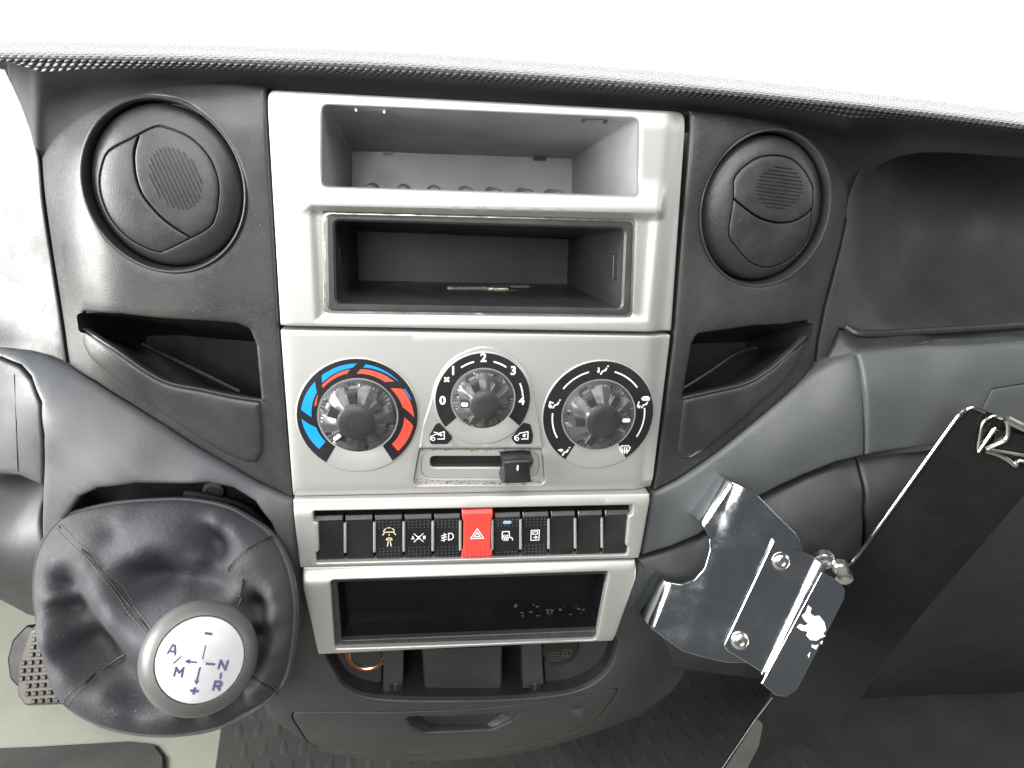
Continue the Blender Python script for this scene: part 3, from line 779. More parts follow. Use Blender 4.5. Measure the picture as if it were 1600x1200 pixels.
S_ = 34.6 / 545
segs = [('blue', [(221, 515), (181.6, 542), (195, 422), (219, 417)]), ('blue', [(171.6, 546), (137.4, 535), (146, 459), (180, 444)]), ('red', [(165, 428), (149, 440), (150, 432), (162, 412)]),
        ('blue', [(127.7, 535), (89, 540), (94, 500), (133, 478)]), ('red', [(136, 462), (97, 486), (101, 450), (137, 438)]),
        ('blue', [(80, 540), (40, 536), (44, 530), (82.5, 505)]), ('red', [(84.6, 486), (44.7, 505), (52, 445), (89.6, 440)]),
        ('blue', [(31.5, 540), (17.5, 548), (19, 538), (31, 530)]), ('red', [(41.4, 431), (32, 520), (18, 530), (-2, 548), (11, 446)]),
        ('red', [(-2.5, 453), (-11.5, 550), (-44.8, 540), (-43, 444)])]
for c_, cor in segs:
    m = MB().poly(polar(CL, cor, S_), ZL); m.build('segment', c_, HP, parent=rL)
# fan numerals and ticks
zc = 2.25
def pxc(x, y, w): return FP.px(x, y, w)
for ch, x, y in (('0', 691.5, 625.5), ('1', 708, 579), ('2', 755.5, 558.5), ('3', 802, 579), ('4', 815, 626)):
    m = MB().text(ch, pxc(x, y, zc), 7.8, zc, 0, .03); m.build('numeral', 'white', HP, parent=rC)
for a_ in (114, 66, 14):
    m = MB().ribbon(arc(CC[0], CC[1], 25.4, a_ - 10, a_ + 10, 8), 1.0, zc); m.build('tick', 'white', HP, parent=rC)
q = pxc(698, 593, zc); m = MB()
for k in range(4):
    m.poly([q + V(math.cos(t) * 1.0, math.sin(t) * .65) @ np.array([[math.cos(k * math.pi / 2 + .8), math.sin(k * math.pi / 2 + .8)], [-math.sin(k * math.pi / 2 + .8), math.cos(k * math.pi / 2 + .8)]]) + 1.2 * V(math.cos(k * math.pi / 2 + .8), math.sin(k * math.pi / 2 + .8)) for t in np.linspace(0, 2 * math.pi, 10)[:-1]], zc + .01 * k)
m.build('fan_symbol', 'white', HP, parent=rC)
# air direction symbols
def stroke(x0, y0, sc, lines, wd, z, mat, parent, name='symbol'):
    q = FP.px(x0, y0, z); m = MB()
    for i, l in enumerate(lines):
        cl = len(l) > 2 and l[0] == l[-1]
        pts = [q + V(a * sc, b * sc) for a, b in (l[:-1] if cl else l)]
        m.ribbon(pts, wd, z + .012 * i, cl)
    return m.build(name, mat, HP, parent=parent)
def figure(x, y, extra=(), dx=0):
    body = [[(.4 + dx, 1.2), (.0 + dx, .1), (-1.2 + dx, -.3), (-2.0 + dx, -1.6)], [(.7 + dx, 1.6), (1.0 + dx, 2.1)], [(.3 + dx, .4), (-.4 + dx, .2)]]
    stroke(x, y, 1.6, body + list(extra), .95, ZL, 'white', rR)
arrow_face = [[(-3.2, .9), (-1.4, .7)], [(-2.2, 1.3), (-1.4, .7), (-2.2, .2)]]
arrow_feet = [[(-2.6, 1.4), (-3.0, .2), (-2.5, -1.2)], [(-3.4, -.4), (-2.5, -1.3), (-2.0, -.4)]]
screen = [[(-1.6, 2.6), (-.8, 3.3), (.8, 3.3), (1.6, 2.6), (1.1, 2.0), (-1.1, 2.0), (-1.6, 2.6)], [(-.5, 3.2), (-.5, 2.1)], [(.5, 3.2), (.5, 2.1)]]
figure(944, 579, [[(-2.4, 1.3), (-2.1, -.6)], [(-2.8, -.1), (-2.1, -.8)]], .6)
figure(870, 632, arrow_face[:1] + arrow_feet, .4)
figure(884, 706, arrow_face, .6)
figure(1008, 632, arrow_feet + screen, .5)
q = (976, 703)
stroke(*q, 1.25, [[(-3, 1.2), (-1.8, 2.4), (1.8, 2.4), (3, 1.2), (2, -.8), (-2, -.8), (-3, 1.2)]] + [[(x, 1.6), (x - .25, .4), (x + .25, -.8), (x, -2.2)] for x in (-1.3, 0, 1.3)], .75, ZL, 'white', rR)
for a0_, a1_ in ((143, 106), (74, 38), (9, -30), (176, 209)):
    m = MB().ribbon(arc(CR[0], CR[1], 31.0, a0_, a1_, 12), .95, ZL); m.build('tick', 'white', HP, parent=rR)
# rotary knobs
def rotary(C, R, base, ptr, lbl):
    fr = Frame((C[0], C[1], base), (1, 0, 0), (0, 1, 0)); NA, H = 120, 13.5
    rh = R * .47
    radii = [.01, rh * .5, rh * .86, rh * .96, rh * 1.02, rh * 1.10, R * .62, R * .70, R * .74, R * .80, R * .86, R * .93, R * .97, R]
    loops = []
    for r in radii:
        L = []
        for i in range(NA):
            th = 2 * math.pi * i / NA; d = abs(((math.degrees(th) - ptr + 30) % 60) - 30)
            rib = 1 - float(sst(np.array(d), 8.5, 11.5))
            x = r / R
            if r <= rh * 1.03:
                h = H - .5 * (x / .47) ** 2 - (.9 if r > rh * .99 else 0)
            else:
                hf = 11.4 - 8.2 * ((x - .5) / .5) ** 1.25 - 1.5 * math.cos(math.radians(d) * 3) * (1 if x < .9 else .2)
                hr = 11.6 if x < .72 else 11.6 - 9.3 * min(1, (x - .72) / .09) if x < .81 else 2.6
                hr = max(hr, 1.8)
                h = hf * (1 - rib) + hr * rib
                if x > .95: h = min(h, 2.6)
                if x >= 1: h = .6
                if x > .84 and i % 2 and x < 1: h -= .35
            rr = r
            L.append((rr * math.cos(th), rr * math.sin(th), max(h, .3)))
        loops.append(L)
    m = MB(fr); m.loft(loops[::-1] [:-1], cap1=True)
    m.loft([[(R * math.cos(2 * math.pi * i / 60), R * math.sin(2 * math.pi * i / 60), h) for i in range(60)] for h in (-1, .6)])
    kb = m.build('rotary_knob', 'knob', HP, sharp=26, label=lbl)
    m = MB(fr); m.lathe([(rh * .99, H - 1.6), (rh * .97, H - .15), (rh * .9, H + .25), (rh * .5, H + .55), (.01, H + .65)], n=40); m.build('hub', 'hub', HP, parent=kb)
    for k in range(6):
        A_ = math.radians(ptr + 60 * k); dv = V(math.cos(A_), math.sin(A_)); nv = V(-dv[1], dv[0])
        p0, p1 = dv * rh * 1.02, dv * R * .76; wd = R * .115
        m = MB(fr); m.plate([p0 - nv * wd * .8, p1 - nv * wd, p1 + nv * wd, p0 + nv * wd * .8], 12.1, 9, bev=.35, step=9); rb = m.build('rib', 'hub', HP, parent=kb)
        if k == 0:
            m = MB(fr); c0, c1 = dv * rh * 1.12, dv * R * .74
            m.plate(rpoly([c0 - nv * 1.25, c1 - nv * 1.25, c1 + nv * 1.25, c0 + nv * 1.25], 1.1), 12.5, 11.5, bev=.1, step=9); m.build('pointer', 'white', HP, parent=kb)
rotary(CL, 24.0, .3, 218, 'temperature knob pointing down to the left')
rotary(CC, 19.7, 1.4, 178, 'fan knob pointing at 0')
rotary(CR, 24.0, .3, 2, 'air direction knob pointing right')
# recirculation icons
for (cx_, pts, lines) in ((0, [(686, 660), (708, 684), (699, 694), (672, 694), (671, 680), (680, 664)], 0), (1, [(818, 660), (829, 663), (833, 680), (831, 694), (806, 694), (798, 684)], 1)):
    m = MB().plate(rpoly(FP.pxs(pts, 1.5), 2.2), 1.6, .8, bev=.15); pad = m.build('icon_pad', 'printblack', HP)
    x, y = ((684.5, 682), (815.5, 682))[cx_]
    car = [[(-4.4, -1.6), (-4.2, .2), (-2.6, .7), (-1.2, 2.2) if cx_ else (-2.0, 1.2), (3.6, 3.0), (3.6, -1.6), (-.4, -1.6)], [(-4.4, -1.6), (-3.4, -1.6)],
           [(-2.9 + 1. * math.cos(t), -1.5 + 1. * math.sin(t)) for t in np.linspace(0, 2 * math.pi, 12)]]
    car += [[(2.6, 1.2), (1.0, 1.4), (.6, .4), (1.8, .1)], [(1.2, .8), (1.9, .1), (1.2, -.6)]] if cx_ else [[(-2.6, 2.8), (-.6, 2.4), (.2, 1.0), (2.2, .9)], [(1.4, 1.8), (2.3, .9), (1.4, .2)]]
    stroke(x, y, 1.1, car, .6, 1.68, 'white', pad)
# slider
fsl = rpoly(FP.pxs([(656, 702), (846, 702), (851, 757.5), (646, 758.5)], -2), [1, 1, 3.5, 3.5])
slot = rpoly(FP.pxs([(672, 713), (832, 713), (832, 731), (672, 731)], -2), 3.2)
sl_in = rpoly(FP.pxs([(658, 705), (842, 705), (842, 748), (658, 748)], -2), 8)
m = MB().plate(fsl, -1.8, -4, [offset(sl_in, 0)], bev=.3, step=4); m.build('slider_frame', 'silver', HP)
m = MB().plate(offset(sl_in, .1), -2.2, -4.5, [slot], bev=.5, step=4); m.build('slider_track', 'silver', HP)
m = MB().poly(offset(slot, -1), -5); m.build('slider_slot', 'black', HP)
m = MB()
for i in range(260):   # grime along the slider frame
    x = rng.uniform(648, 850); y = rng.choice([rng.normal(755, 2.2), rng.normal(703, 1.), rng.normal(755, 2.5)])
    p = FP.px(x, y, -1.75); r = rng.uniform(.12, .55); m.poly([p + V(r * rng.uniform(.8, 1.8) * math.cos(t), r * .7 * math.sin(t)) for t in np.linspace(0, 2 * math.pi, 7)[:-1]], -1.76 + i * .0004)
m.build('grime', 'dirt', HP, kind='stuff')
fk = Frame((*FP.px(804, 724, 0), 0), (1, 0, 0), (0, 1, 0))
loops = []
for t, sc, z in ((0, 1.06, -3), (.3, 1.05, 4), (.6, 1.02, 11), (.85, .98, 13.2), (1, .86, 14)):
    hw, hh = 10.2 * sc, 8.2 * sc
    L = []
    for k in range(40):
        s_ = k / 40 * 4; e, u_ = int(s_), s_ - int(s_)
        a, b = [(-1 + 2 * u_, -1), (1, -1 + 2 * u_), (1 - 2 * u_, 1), (-1, 1 - 2 * u_)][e]
        rr = max(abs(a), abs(b)); cc = 1 - .06 * (abs(a) * abs(b)) ** 3
        pin = 1 - .17 * (1 - b * b)
        L.append((a * hw * pin * cc, b * hh * cc, z))
    loops.append(L)
m = MB(fk).loft(loops, cap1=True); sk = m.build('slider_knob', 'black', HP, sharp=45)
m = MB(fk); m.plate(rpoly([(-.5, 1.2), (.5, 1.2), (.6, 4.8), (-.4, 4.8)], .4), 14.4, 13.5, bev=.1); m.build('mark', 'white', HP, parent=sk)

# ================================================================== switch panel
SP = thing('switch_panel', 'silver strip holding eleven switches under the heater panel', 'switch panel', (0, -205, 0))
wS = 3.
oS = rpoly(FP.pxs([(457, 781), (1016, 771), (998, 872), (469, 886)], wS), 1.5)
hS = rpoly(FP.pxs([(490, 797), (988, 787), (987, 801), (981, 805), (977, 850), (981, 853), (979, 866), (495, 877), (494, 862), (499, 858), (498, 815), (491, 812)], wS), 1.0)
vt = FP.px(740, 776, wS)[1]; vb = FP.px(740, 879, wS)[1]
def hSf(a, b):
    b = np.ravel(b); return wS + 2.2 * sst(b, vt - 1, vt - 8) * (1 - sst(b, vb + 1, vb + 6) * 0) - 1.5 * sst(b, vb + 5, vb)
m = MB().sheet(oS, hSf, [hS], step=4, roll=1.3, hroll=1.1, skirt=12, hskirt=8, gap=.15); m.build('bezel', 'silver', SP)
m = MB(); q0, q1 = FP.px(480, 880, -8), FP.px(995, 785, -8); m.box(q0[0], q1[0], q0[1], q1[1], -14, -9); m.build('back', 'black', SP)
edges = [(493, 538), (540, 584), (586, 630), (632, 676), (678, 720), (721, 770), (771, 813), (815, 857), (859, 898), (901, 940), (943, 981)]
names = ['leftmost blank', 'second blank', 'interior lamp', 'traction control', 'front fog lamp', 'red hazard', 'heated mirror', 'door lock', 'blank right of the door lock', 'blank second from the right end', 'rightmost blank']
def spx(x, y, c):
    return FP.px(x, y - (x - 740) * .0195, c)
for i, (x0, x1) in enumerate(edges):
    red = i == 5; blank = i in (0, 1, 8, 9, 10); c = 3.4 if red else 1.6
    a0 = spx(x0 + .8, 835, c)[0]; a1 = spx(x1 - .8, 835, c)[0]; top = spx((x0 + x1) / 2, 797 if red else 803, c)[1]; bot = spx((x0 + x1) / 2, 872.5, c)[1]
    N = 14; prof = []
    for k in range(N + 1):
        t = k / N; z = c + (.9 if not blank else .5) * ((2 * t - 1) ** 2) - (2.0 if k == 0 or k == N else 0)
        prof.append((bot + (top - bot) * t, z))
    loops = []
    wid = a1 - a0
    for k, (b, z) in enumerate(prof):
        e = .0
        if red: e = 1.1 * (float(sst(np.array(b), bot + 6, bot + 8)) * (1 - float(sst(np.array(b), top - 8, top - 6))))
        loops.append([(a0 + e, b, z - 9), (a0 + e, b, z - .6), (a0 + e + .6, b, z), (a1 - e - .6, b, z), (a1 - e, b, z - .6), (a1 - e, b, z - 9)])
    m = MB(); m.loft(loops, closed=False)
    # end faces
    for L, rev in ((loops[0], 0), (loops[-1], 1)):
        m.add(L, [tuple(range(6))[::-1] if not rev else tuple(range(6))])
    sw = m.build('switch', 'redsw' if red else 'black', SP, sharp=35, label=names[i] + ' switch')
    cu, cv = (a0 + a1) / 2, (top + bot) / 2
    if not blank:
        m = MB(); hgt = top - bot
        for grp in (0, 1):
            for r in range(4 if i != 6 or grp else 2):
                for cI in range(6):
                    t = (.07 + .068 * r) if grp == 0 else (.93 - .068 * r)
                    b = bot + hgt * t; a = a0 + wid * (.14 + .72 * cI / 5); z = c + .9 * (2 * t - 1) ** 2
                    m.add([(a - .6, b - .45, z), (a + .6, b - .45, z), (a + .6, b + .45, z), (a - .6, b + .45, z), (a - .3, b - .2, z + .5), (a + .3, b - .2, z + .5), (a + .3, b + .12, z + .5), (a - .3, b + .12, z + .5)],
                          [(0, 1, 5, 4), (1, 2, 6, 5), (2, 3, 7, 6), (3, 0, 4, 7), (4, 5, 6, 7)])
        m.build('dots', 'redsw' if red else 'dkgrey', SP, parent=sw, kind='stuff')
    z = c + .25
    def S(lines, mat='white', wd=.5, sc=1.):
        m = MB()
        for j, l in enumerate(lines):
            cl = len(l) > 2 and l[0] == l[-1]
            m.ribbon([V(cu + a * sc, cv + b * sc) for a, b in (l[:-1] if cl else l)], wd, z + .02 * j + .1, cl)
        m.build('symbol', mat, SP, parent=sw)
    if i == 2:
        S([[(-3.6, 4.6)] + [(3.6 * math.cos(t), 4.6 + 3.2 * math.sin(t)) for t in np.linspace(math.pi, 0, 10)] + [(-3.6, 4.6)], [(-3, 4.0), (-4.4, 2.4)], [(3, 4), (4.4, 2.4)], [(0, 3.2), (0, 2.0)],
           [(-2, -1.2)] + [(2 * math.cos(t), -1.2 + 1.6 * math.sin(t)) for t in np.linspace(math.pi, 0, 8)] + [(-2, -1.2)], [(-.6, -2.2), (-1.3, -6)], [(.6, -2.2), (1.3, -6)]], 'cream', .65)
    if i == 3:
        S([[(-3.2, 3.2), (3.2, -3.2)], [(3.2, 3.2), (-3.2, -3.2)], [(-4.6, -1.2), (-3.8, 1.2), (-3.0, -1.2)], [(-4.3, -.4), (-3.3, -.4)], [(3.2, -1.2), (3.2, 1.1), (4.4, 1.0), (4.4, .1), (3.3, -.1), (4.5, -1.2)], [(.9, .9), (-.6, .9), (-.6, .1), (.7, 0), (.7, -.8), (-.8, -.8)]], wd=.5)
    if i == 4:
        S([[(.8, 2.8), (.8, -2.2), (2.4, -2.0), (3.9, -.6), (3.9, 1.4), (2.6, 2.8), (.8, 2.8)], [(-.4, 2.2), (-4.2, 1.0)], [(-.4, .4), (-4.2, -.6)], [(-.4, -1.4), (-4.2, -2.4)], [(-2.2, 3.2), (-1.8, 1.2), (-2.6, -.6), (-2.2, -3.2)]], wd=.6)
    if i == 5:
        S([[(-4.4, -2.8), (4.4, -2.8), (0, 4.4), (-4.4, -2.8)], [(-2, -1.5), (2, -1.5), (0, 1.8), (-2, -1.5)]], wd=.6)
    if i == 6:
        S([[(-3.2, -2.6), (-3.2, 3.4), (1.4, 3.4), (1.8, -1.0), (3.4, -1.4), (4.2, -3.4)]] + [[(x, 1.0), (x - .5, -.4), (x + .3, -1.8), (x - .2, -3.6)] for x in (-1.9, -.6, .7)], wd=.65)
        m = MB().plate(rpoly([(cu - 2.8, top - 7.6), (cu + 2.8, top - 7.6), (cu + 2.8, top - 5.4), (cu - 2.8, top - 5.4)], 1), c + 1.1, c - 1, bev=.2); m.build('indicator', 'indicator', SP, parent=sw)
    if i == 7:
        S([[(-2.8, -3.6), (2.8, -3.6), (2.8, 4), (-2.8, 4), (-2.8, -3.6)], [(-1.6, 2.8), (1.6, 2.8), (1.6, .9), (-1.6, .9), (-1.6, 2.8)], [(-1.4, -1.4), (.6, -1.4)], [(.4, -.5), (1.7, -1.4), (.4, -2.3), (.4, -.5)]], wd=.55)
for x in (539, 585, 631, 676.5, 719.5, 769.5, 814, 858, 899.5, 941.5):
    p0, p1 = spx(x, 815, 4), spx(x, 861, 4); m = MB(); m.tube([(p0[0], p0[1], 2.2), (p1[0], p1[1], 2.2)], .95, 10); m.build('divider', 'silver', SP)

# ================================================================== lower tray
LT = thing('lower_tray', 'silver framed empty black tray at the bottom of the centre stack', 'tray', (0, -275, 0))
wT = 5.
oT = rpoly(FP.pxs([(470, 892), (995, 878), (994, 905), (959, 1004), (497, 1024), (474, 925)], wT), [1.5, 1.5, 6, 2, 2, 6])
hT = rpoly(FP.pxs([(516, 908), (952, 893), (932, 1001), (523, 1014)], wT), 2.5)
vt2 = FP.px(740, 884, wT)[1]; vb2 = FP.px(740, 1014, wT)[1]
def hTf(a, b):
    b = np.ravel(b); return wT - 4.5 * sst(b, vt2 - 10, vt2) ** 1.5 - 1.2 * sst(b, vb2 + 4, vb2)
m = MB().sheet(oT, hTf, [hT], step=4, roll=1.4, hroll=1.2, skirt=12, hskirt=5, gap=.15); m.build('frame', 'silver', LT)
i1 = offset(hT, .2); i2 = rpoly(FP.pxs([(527, 909), (946, 896), (939, 984), (534, 1000)], wT - 5), 2)
m = MB().plate(offset(i1, -1), wT - 4.2, wT - 9, [i2], bev=.5, step=5); m.build('inner_rim', 'blackbox', LT)
i2o = ccw(resample(offset(i2, -.2), 8))
bucket(i2o, shrink(i2o, .975, (0, 0)), wT - 6, wT - 24, 'bin', 'binblack', LT)
m = MB()
for i in range(34):
    x = rng.normal(858, 26); y = 958 + abs(x - 858) * -.15 + rng.normal(4, 9); p = FP.px(x, y, wT - 23.5); r = rng.uniform(.4, 1.5)
    m.poly([p + V(r * rng.uniform(.6, 1.5) * math.cos(t), r * rng.uniform(.4, 1.1) * math.sin(t)) for t in np.linspace(0, 2 * math.pi, 8)[:-1]], wT - 23.8 + i * .002)
m.build('grey_blotches', 'knobgrey', LT, kind='stuff')  # small grey blotches scattered on the back of the bin
m = MB()
for i in range(700):
    t = rng.random(); x = 527 + t * 402; y = 1004 - t * 13.5 + rng.normal(0, 1.6); p = FP.px(x, y, wT - 4); r = rng.uniform(.12, .5)
    m.add([(p[0] - r, p[1] - r * .6, wT - 4.15), (p[0] + r, p[1] - r * .5, wT - 4.15), (p[0] + r * .2, p[1] + r * .7, wT - 4.15), (p[0], p[1], wT - 4.15 + r * .8)], [(0, 1, 3), (1, 2, 3), (2, 0, 3)])
m.build('dust', 'dirt', LT, kind='stuff')

# ================================================================== lower console
LC = thing('lower_console', 'dark grey lower console with drawer under the centre stack', 'console', (0, -400, -60))
fN = tps([(440, 880, -8), (470, 900, -5), (500, 1030, -7), (995, 885, -5), (1040, 950, -12), (1000, 1000, -7), (960, 1010, -6), (500, 1090, -10), (600, 1100, -8), (740, 1098, -7), (900, 1080, -9), (980, 1060, -14), (1050, 1040, -40), (1080, 990, -42), (430, 1100, -16), (460, 1120, -18), (480, 1175, -52), (560, 1188, -50), (700, 1190, -50), (850, 1170, -50), (930, 1145, -54), (1000, 1118, -62), (600, 1150, -18), (800, 1130, -18), (400, 1000, -14), (1060, 1080, -66)])
no = ons([(400, 900), (462, 884), (470, 890), (500, 1015), (958, 998), (997, 878), (1040, 900), (1080, 960), (1085, 1010), (1075, 1050), (1050, 1085), (1000, 1122), (930, 1148), (850, 1172), (770, 1186), (700, 1192), (630, 1193), (560, 1189), (500, 1176), (460, 1150), (420, 1120), (395, 1060), (395, 980)], fN)
cav = rpoly(ons([tuple(p) for p in smooth_path([(506, 1018), (522, 1052), (545, 1080), (600, 1094), (740, 1096), (850, 1090), (912, 1077), (952, 1047), (966, 1002)], 5)] + [(955, 985), (520, 1000)], fN), 0)
dr_px = [(456, 1117), (480, 1113), (600, 1113), (740, 1108), (850, 1096), (930, 1084), (965, 1077), (950, 1105), (925, 1132), (880, 1152), (800, 1170), (700, 1180), (600, 1181), (520, 1174), (486, 1165), (468, 1142)]
drw = ons([tuple(p) for p in smooth_path(dr_px, 3, True)], fN)
m = MB().sheet(no, fN, [cav, drw], step=5, roll=3, hroll=1.5, skirt=30, hskirt=8); m.build('shell', 'dkgrey', LC)
hnd = rpoly(ons([(632, 1121), (700, 1121), (810, 1114), (800, 1128), (770, 1142), (665, 1147), (645, 1138)], fN), 6)
m = MB().sheet(drw, lambda a, b: fN(a, b) - .2, [hnd], step=4.5, roll=1.5, hroll=2.5, skirt=8, hskirt=8, gap=.5); dr = m.build('drawer', 'dkgrey', LC)
hp = ccw(resample(offset(hnd, -.5), 4)); cw = fN(np.asarray(hp)[:, 0], np.asarray(hp)[:, 1])
bucket(hp, shrink(hp, .8, (0, -3)), 0, float(cw.mean()) - 13, 'grip', 'dkgrey', LC, parent=dr, front_w=list(cw - 2.6))
q = on(903, 1110, fN); m = MB(Frame(q, (1, 0, 0), (0, 1, -.35))); m.lathe([(4.6, -3), (4.6, 1.2), (4, 1.8), (2.4, 1.8), (2.2, 2.8), (.01, 3)], n=20); m.build('lock_button', 'dkgrey', LC, parent=dr)
# cavity
cv2 = ccw(resample(offset(cav, -.4), 5)); cw = fN(np.asarray(cv2)[:, 0], np.asarray(cv2)[:, 1])
bucket(cv2, shrink(cv2, .95, (0, 8)), 0, -85, 'cavity', 'black', LC, front_w=list(cw - 2))
def slab(pts, w1, w0, name, mat, bev=.8, r=1.5, root=LC, parent=None):
    m = MB().plate(rpoly(FP.pxs(pts, w1), r), w1, w0, bev=bev); return m.build(name, mat, root, parent)
slab([(516, 1000), (598, 1000), (596, 1068), (560, 1070), (535, 1060), (522, 1040)], -24, -60, 'left_ledge', 'dkgrey', r=3)
slab([(599, 1000), (631, 1000), (630, 1064), (628, 1083), (598, 1081)], -16, -60, 'bracket_post', 'dkgrey')
slab([(815, 1000), (846, 1000), (850, 1070), (836, 1076), (817, 1076)], -16, -60, 'bracket_post', 'dkgrey')
slab([(848, 1000), (955, 990), (945, 1030), (925, 1055), (900, 1064), (852, 1068)], -24, -60, 'right_ledge', 'dkgrey', r=3)
slab([(658, 1000), (785, 1000), (784, 1082), (664, 1085)], -20, -70, 'ashtray_block', 'dkgrey', bev=1.2)
slab([(632, 1068), (660, 1068), (660, 1084), (632, 1084)], -28, -60, 'clip_block', 'dkgrey')
slab([(786, 1064), (814, 1064), (814, 1080), (786, 1080)], -28, -60, 'clip_block', 'dkgrey')
for x in (609, 827):
    slab([(x, 1068), (x + 18, 1067), (x + 18, 1081), (x, 1082)], -15, -17, 'slot', 'black', bev=.2, r=.6)
    slab([(x + 7, 1069), (x + 11, 1069), (x + 11, 1080), (x + 7, 1080)], -14.4, -16, 'slot_post', 'dkgrey', bev=.2, r=.3)
q = at(573, 1023, -22)
LS = thing('lighter_socket', 'orange ringed lighter socket half hidden below the silver tray', 'socket', (q[0], q[1] - 15, -24))
fr = Frame((q[0], q[1], -23.5), (1, 0, 0), (0, 1, 0))
m = MB(fr); m.lathe([(15.5, -6), (15.5, .4), (14.8, 1), (13, 1)], n=40); m.build('ring', 'orange', LS)
m = MB(fr); m.lathe([(13.2, -1), (13.2, 1.6), (12.6, 2.1), (11.8, 1.6), (11.6, -12)], n=40); m.build('rim', 'brass', LS)
m = MB(fr); m.lathe([(11.9, 0), (11.8, -11), (.01, -11.5)], n=40); m.build('bore', 'black', LS)
q = at(875, 1014, -22)
SC = thing('socket_cap', 'dark round cap with worn white print right of the lighter socket', 'cap', (q[0], q[1] - 15, -24))
fr = Frame((q[0], q[1], -23.5), (1, 0, 0), (0, 1, 0))
m = MB(fr); m.lathe([(15, -6), (15, 1), (14, 2), (12, 2.2), (.01, 2.4)], n=40); cp = m.build('cap', 'black', SC)
m = MB(fr)
for r in range(4):
    for k in range(4): m.ribbon([V(-10 + r * 2.6 + (k % 2) * .4, -9.5 + k * 2.3), V(-10 + r * 2.6 + 1.9, -9.2 + k * 2.3)], 1.1, 2.62)
for l in ([(1, -8), (8, -6), (9, -1), (3, 0), (1, -8)], [(3, -6), (6, -5), (5, -2)]):
    m.ribbon([V(*p) for p in l], .8, 2.65)
m.build('print', 'knobgrey', SC, parent=cp)

# ================================================================== gear shifter
GS = thing('gear_shifter', 'dash mounted gear lever with leather gaiter and round silver knob', 'gear lever', (-180, -330, 10))
bo_px = [(92, 813), (115, 801), (173, 788), (230, 783), (288, 782), (345, 792), (383, 811), (418, 836), (441, 874), (454, 924), (456, 970), (449, 1031), (437, 1070), (403, 1104), (345, 1135), (288, 1148), (230, 1150), (173, 1141), (130, 1124), (96, 1100), (77, 1070), (65, 1024), (54, 970), (49, 924), (54, 874), (69, 840)]
FB = plane3((50, 950, 34), (456, 950, 34), (252, 782, 4))
bc = V(252, 966)
ctrl = [(x, y, 0) for x, y in bo_px]
for x, y in bo_px:
    p = V(x, y) + (bc - V(x, y)) * .15; ctrl.append((p[0], p[1], 15))
ctrl += [(128, 846, 19), (150, 840, 18), (178, 832, 13), (215, 830, 19), (270, 826, 20), (300, 838, 14),
         (128, 893, 22), (145, 932, 24), (168, 975, 28), (206, 1008, 33), (226, 1026, 36), (150, 880, 20), (175, 925, 22), (200, 960, 25),
         (112, 915, -6), (121, 952, -13), (142, 998, -13), (182, 1036, -8), (206, 1058, 0), (86, 930, 15), (98, 1000, 14),
         (190, 886, 19), (218, 872, 21), (264, 862, 20), (311, 871, 15), (357, 884, 15), (390, 900, 15),
         (196, 912, 12), (225, 902, -1), (264, 894, -8), (311, 905, -5), (350, 917, 2), (374, 932, 14),
         (240, 935, 13), (290, 926, 11), (335, 938, 15), (225, 975, 28), (290, 965, 30), (350, 970, 26), (310, 1020, 42), (380, 965, 16),
         (326, 826, 3), (340, 846, -6), (350, 864, 0), (405, 866, 16), (402, 945, -8), (408, 990, -11), (402, 1035, -10), (380, 1074, -5),
         (205, 1085, 5), (245, 1090, 4), (160, 1085, 15), (300, 1114, 8), (350, 1096, 2)]
fBt = tps(ctrl, .0012, FB)
def onb(x, y):
    c = 0.
    for _ in range(14):
        p = FB.px(x, y, c); c = .5 * c + .5 * float(fBt(p[0], p[1])[0])
    return V(p[0], p[1], c)
bo = smooth_path([FB.px(x, y, 0) for x, y in bo_px], 3, True)
m = MB(FB).sheet(bo, fBt, step=2.6, roll=5, skirt=14); bt = m.build('gaiter', 'leather', GS, sharp=80)
def seam(pts, dd=4.):
    P_ = smooth_path([onb(x, y) for x, y in pts], 8)
    m = MB(FB); m.tube(P_, .55, 6, local=True); m.build('seam', 'black', GS, parent=bt)
    for off in (-dd, dd):
        Q = []
        for i, p in enumerate(P_):
            t = unit(P_[min(i + 1, len(P_) - 1)] - P_[max(i - 1, 0)]); nn = V(-t[1], t[0]); nn = unit(nn)
            q = p[:2] + nn * off * .4; Q.append(V(q[0], q[1], float(fBt(q[0], q[1])[0]) + .1))
        m = MB(FB); L = np.r_[0, np.cumsum(np.linalg.norm(np.diff(np.array(Q), axis=0), axis=1))]
        Qa = np.array(Q); s_ = 0
        while s_ < L[-1] - 2.:
            a = [np.interp(s_, L, Qa[:, k]) for k in range(3)]; b = [np.interp(s_ + 2.1, L, Qa[:, k]) for k in range(3)]
            m.tube([a, b], .3, 5, local=True); s_ += 3.
        m.build('stitching', 'thread', GS, parent=bt, kind='stuff')
seam([(92, 822), (130, 860), (165, 900), (200, 945), (225, 975), (245, 1000)])
seam([(102, 1102), (130, 1070), (160, 1045), (195, 1022)])
seam([(425, 838), (390, 857), (365, 880), (357, 892)], 3)
seam([(381, 905), (378, 930), (370, 952)], 3)
seam([(435, 1085), (410, 1068), (390, 1055)], 3)
# rim of the pod under the gaiter
cc = np.mean(np.array(bo), 0)
def grow(k, dw, sh=(0, 0)): return [(*(cc + (p - cc) * k + V(*sh)), dw) for p in bo]
m = MB(FB).loft([grow(.95, -6), grow(1.0, -4), grow(1.02, -3.6), grow(1.032, -5.5), grow(1.036, -10), grow(1.0, -30), grow(.9, -70, (0, 10))][::-1]); m.build('rim', 'grey', GS)
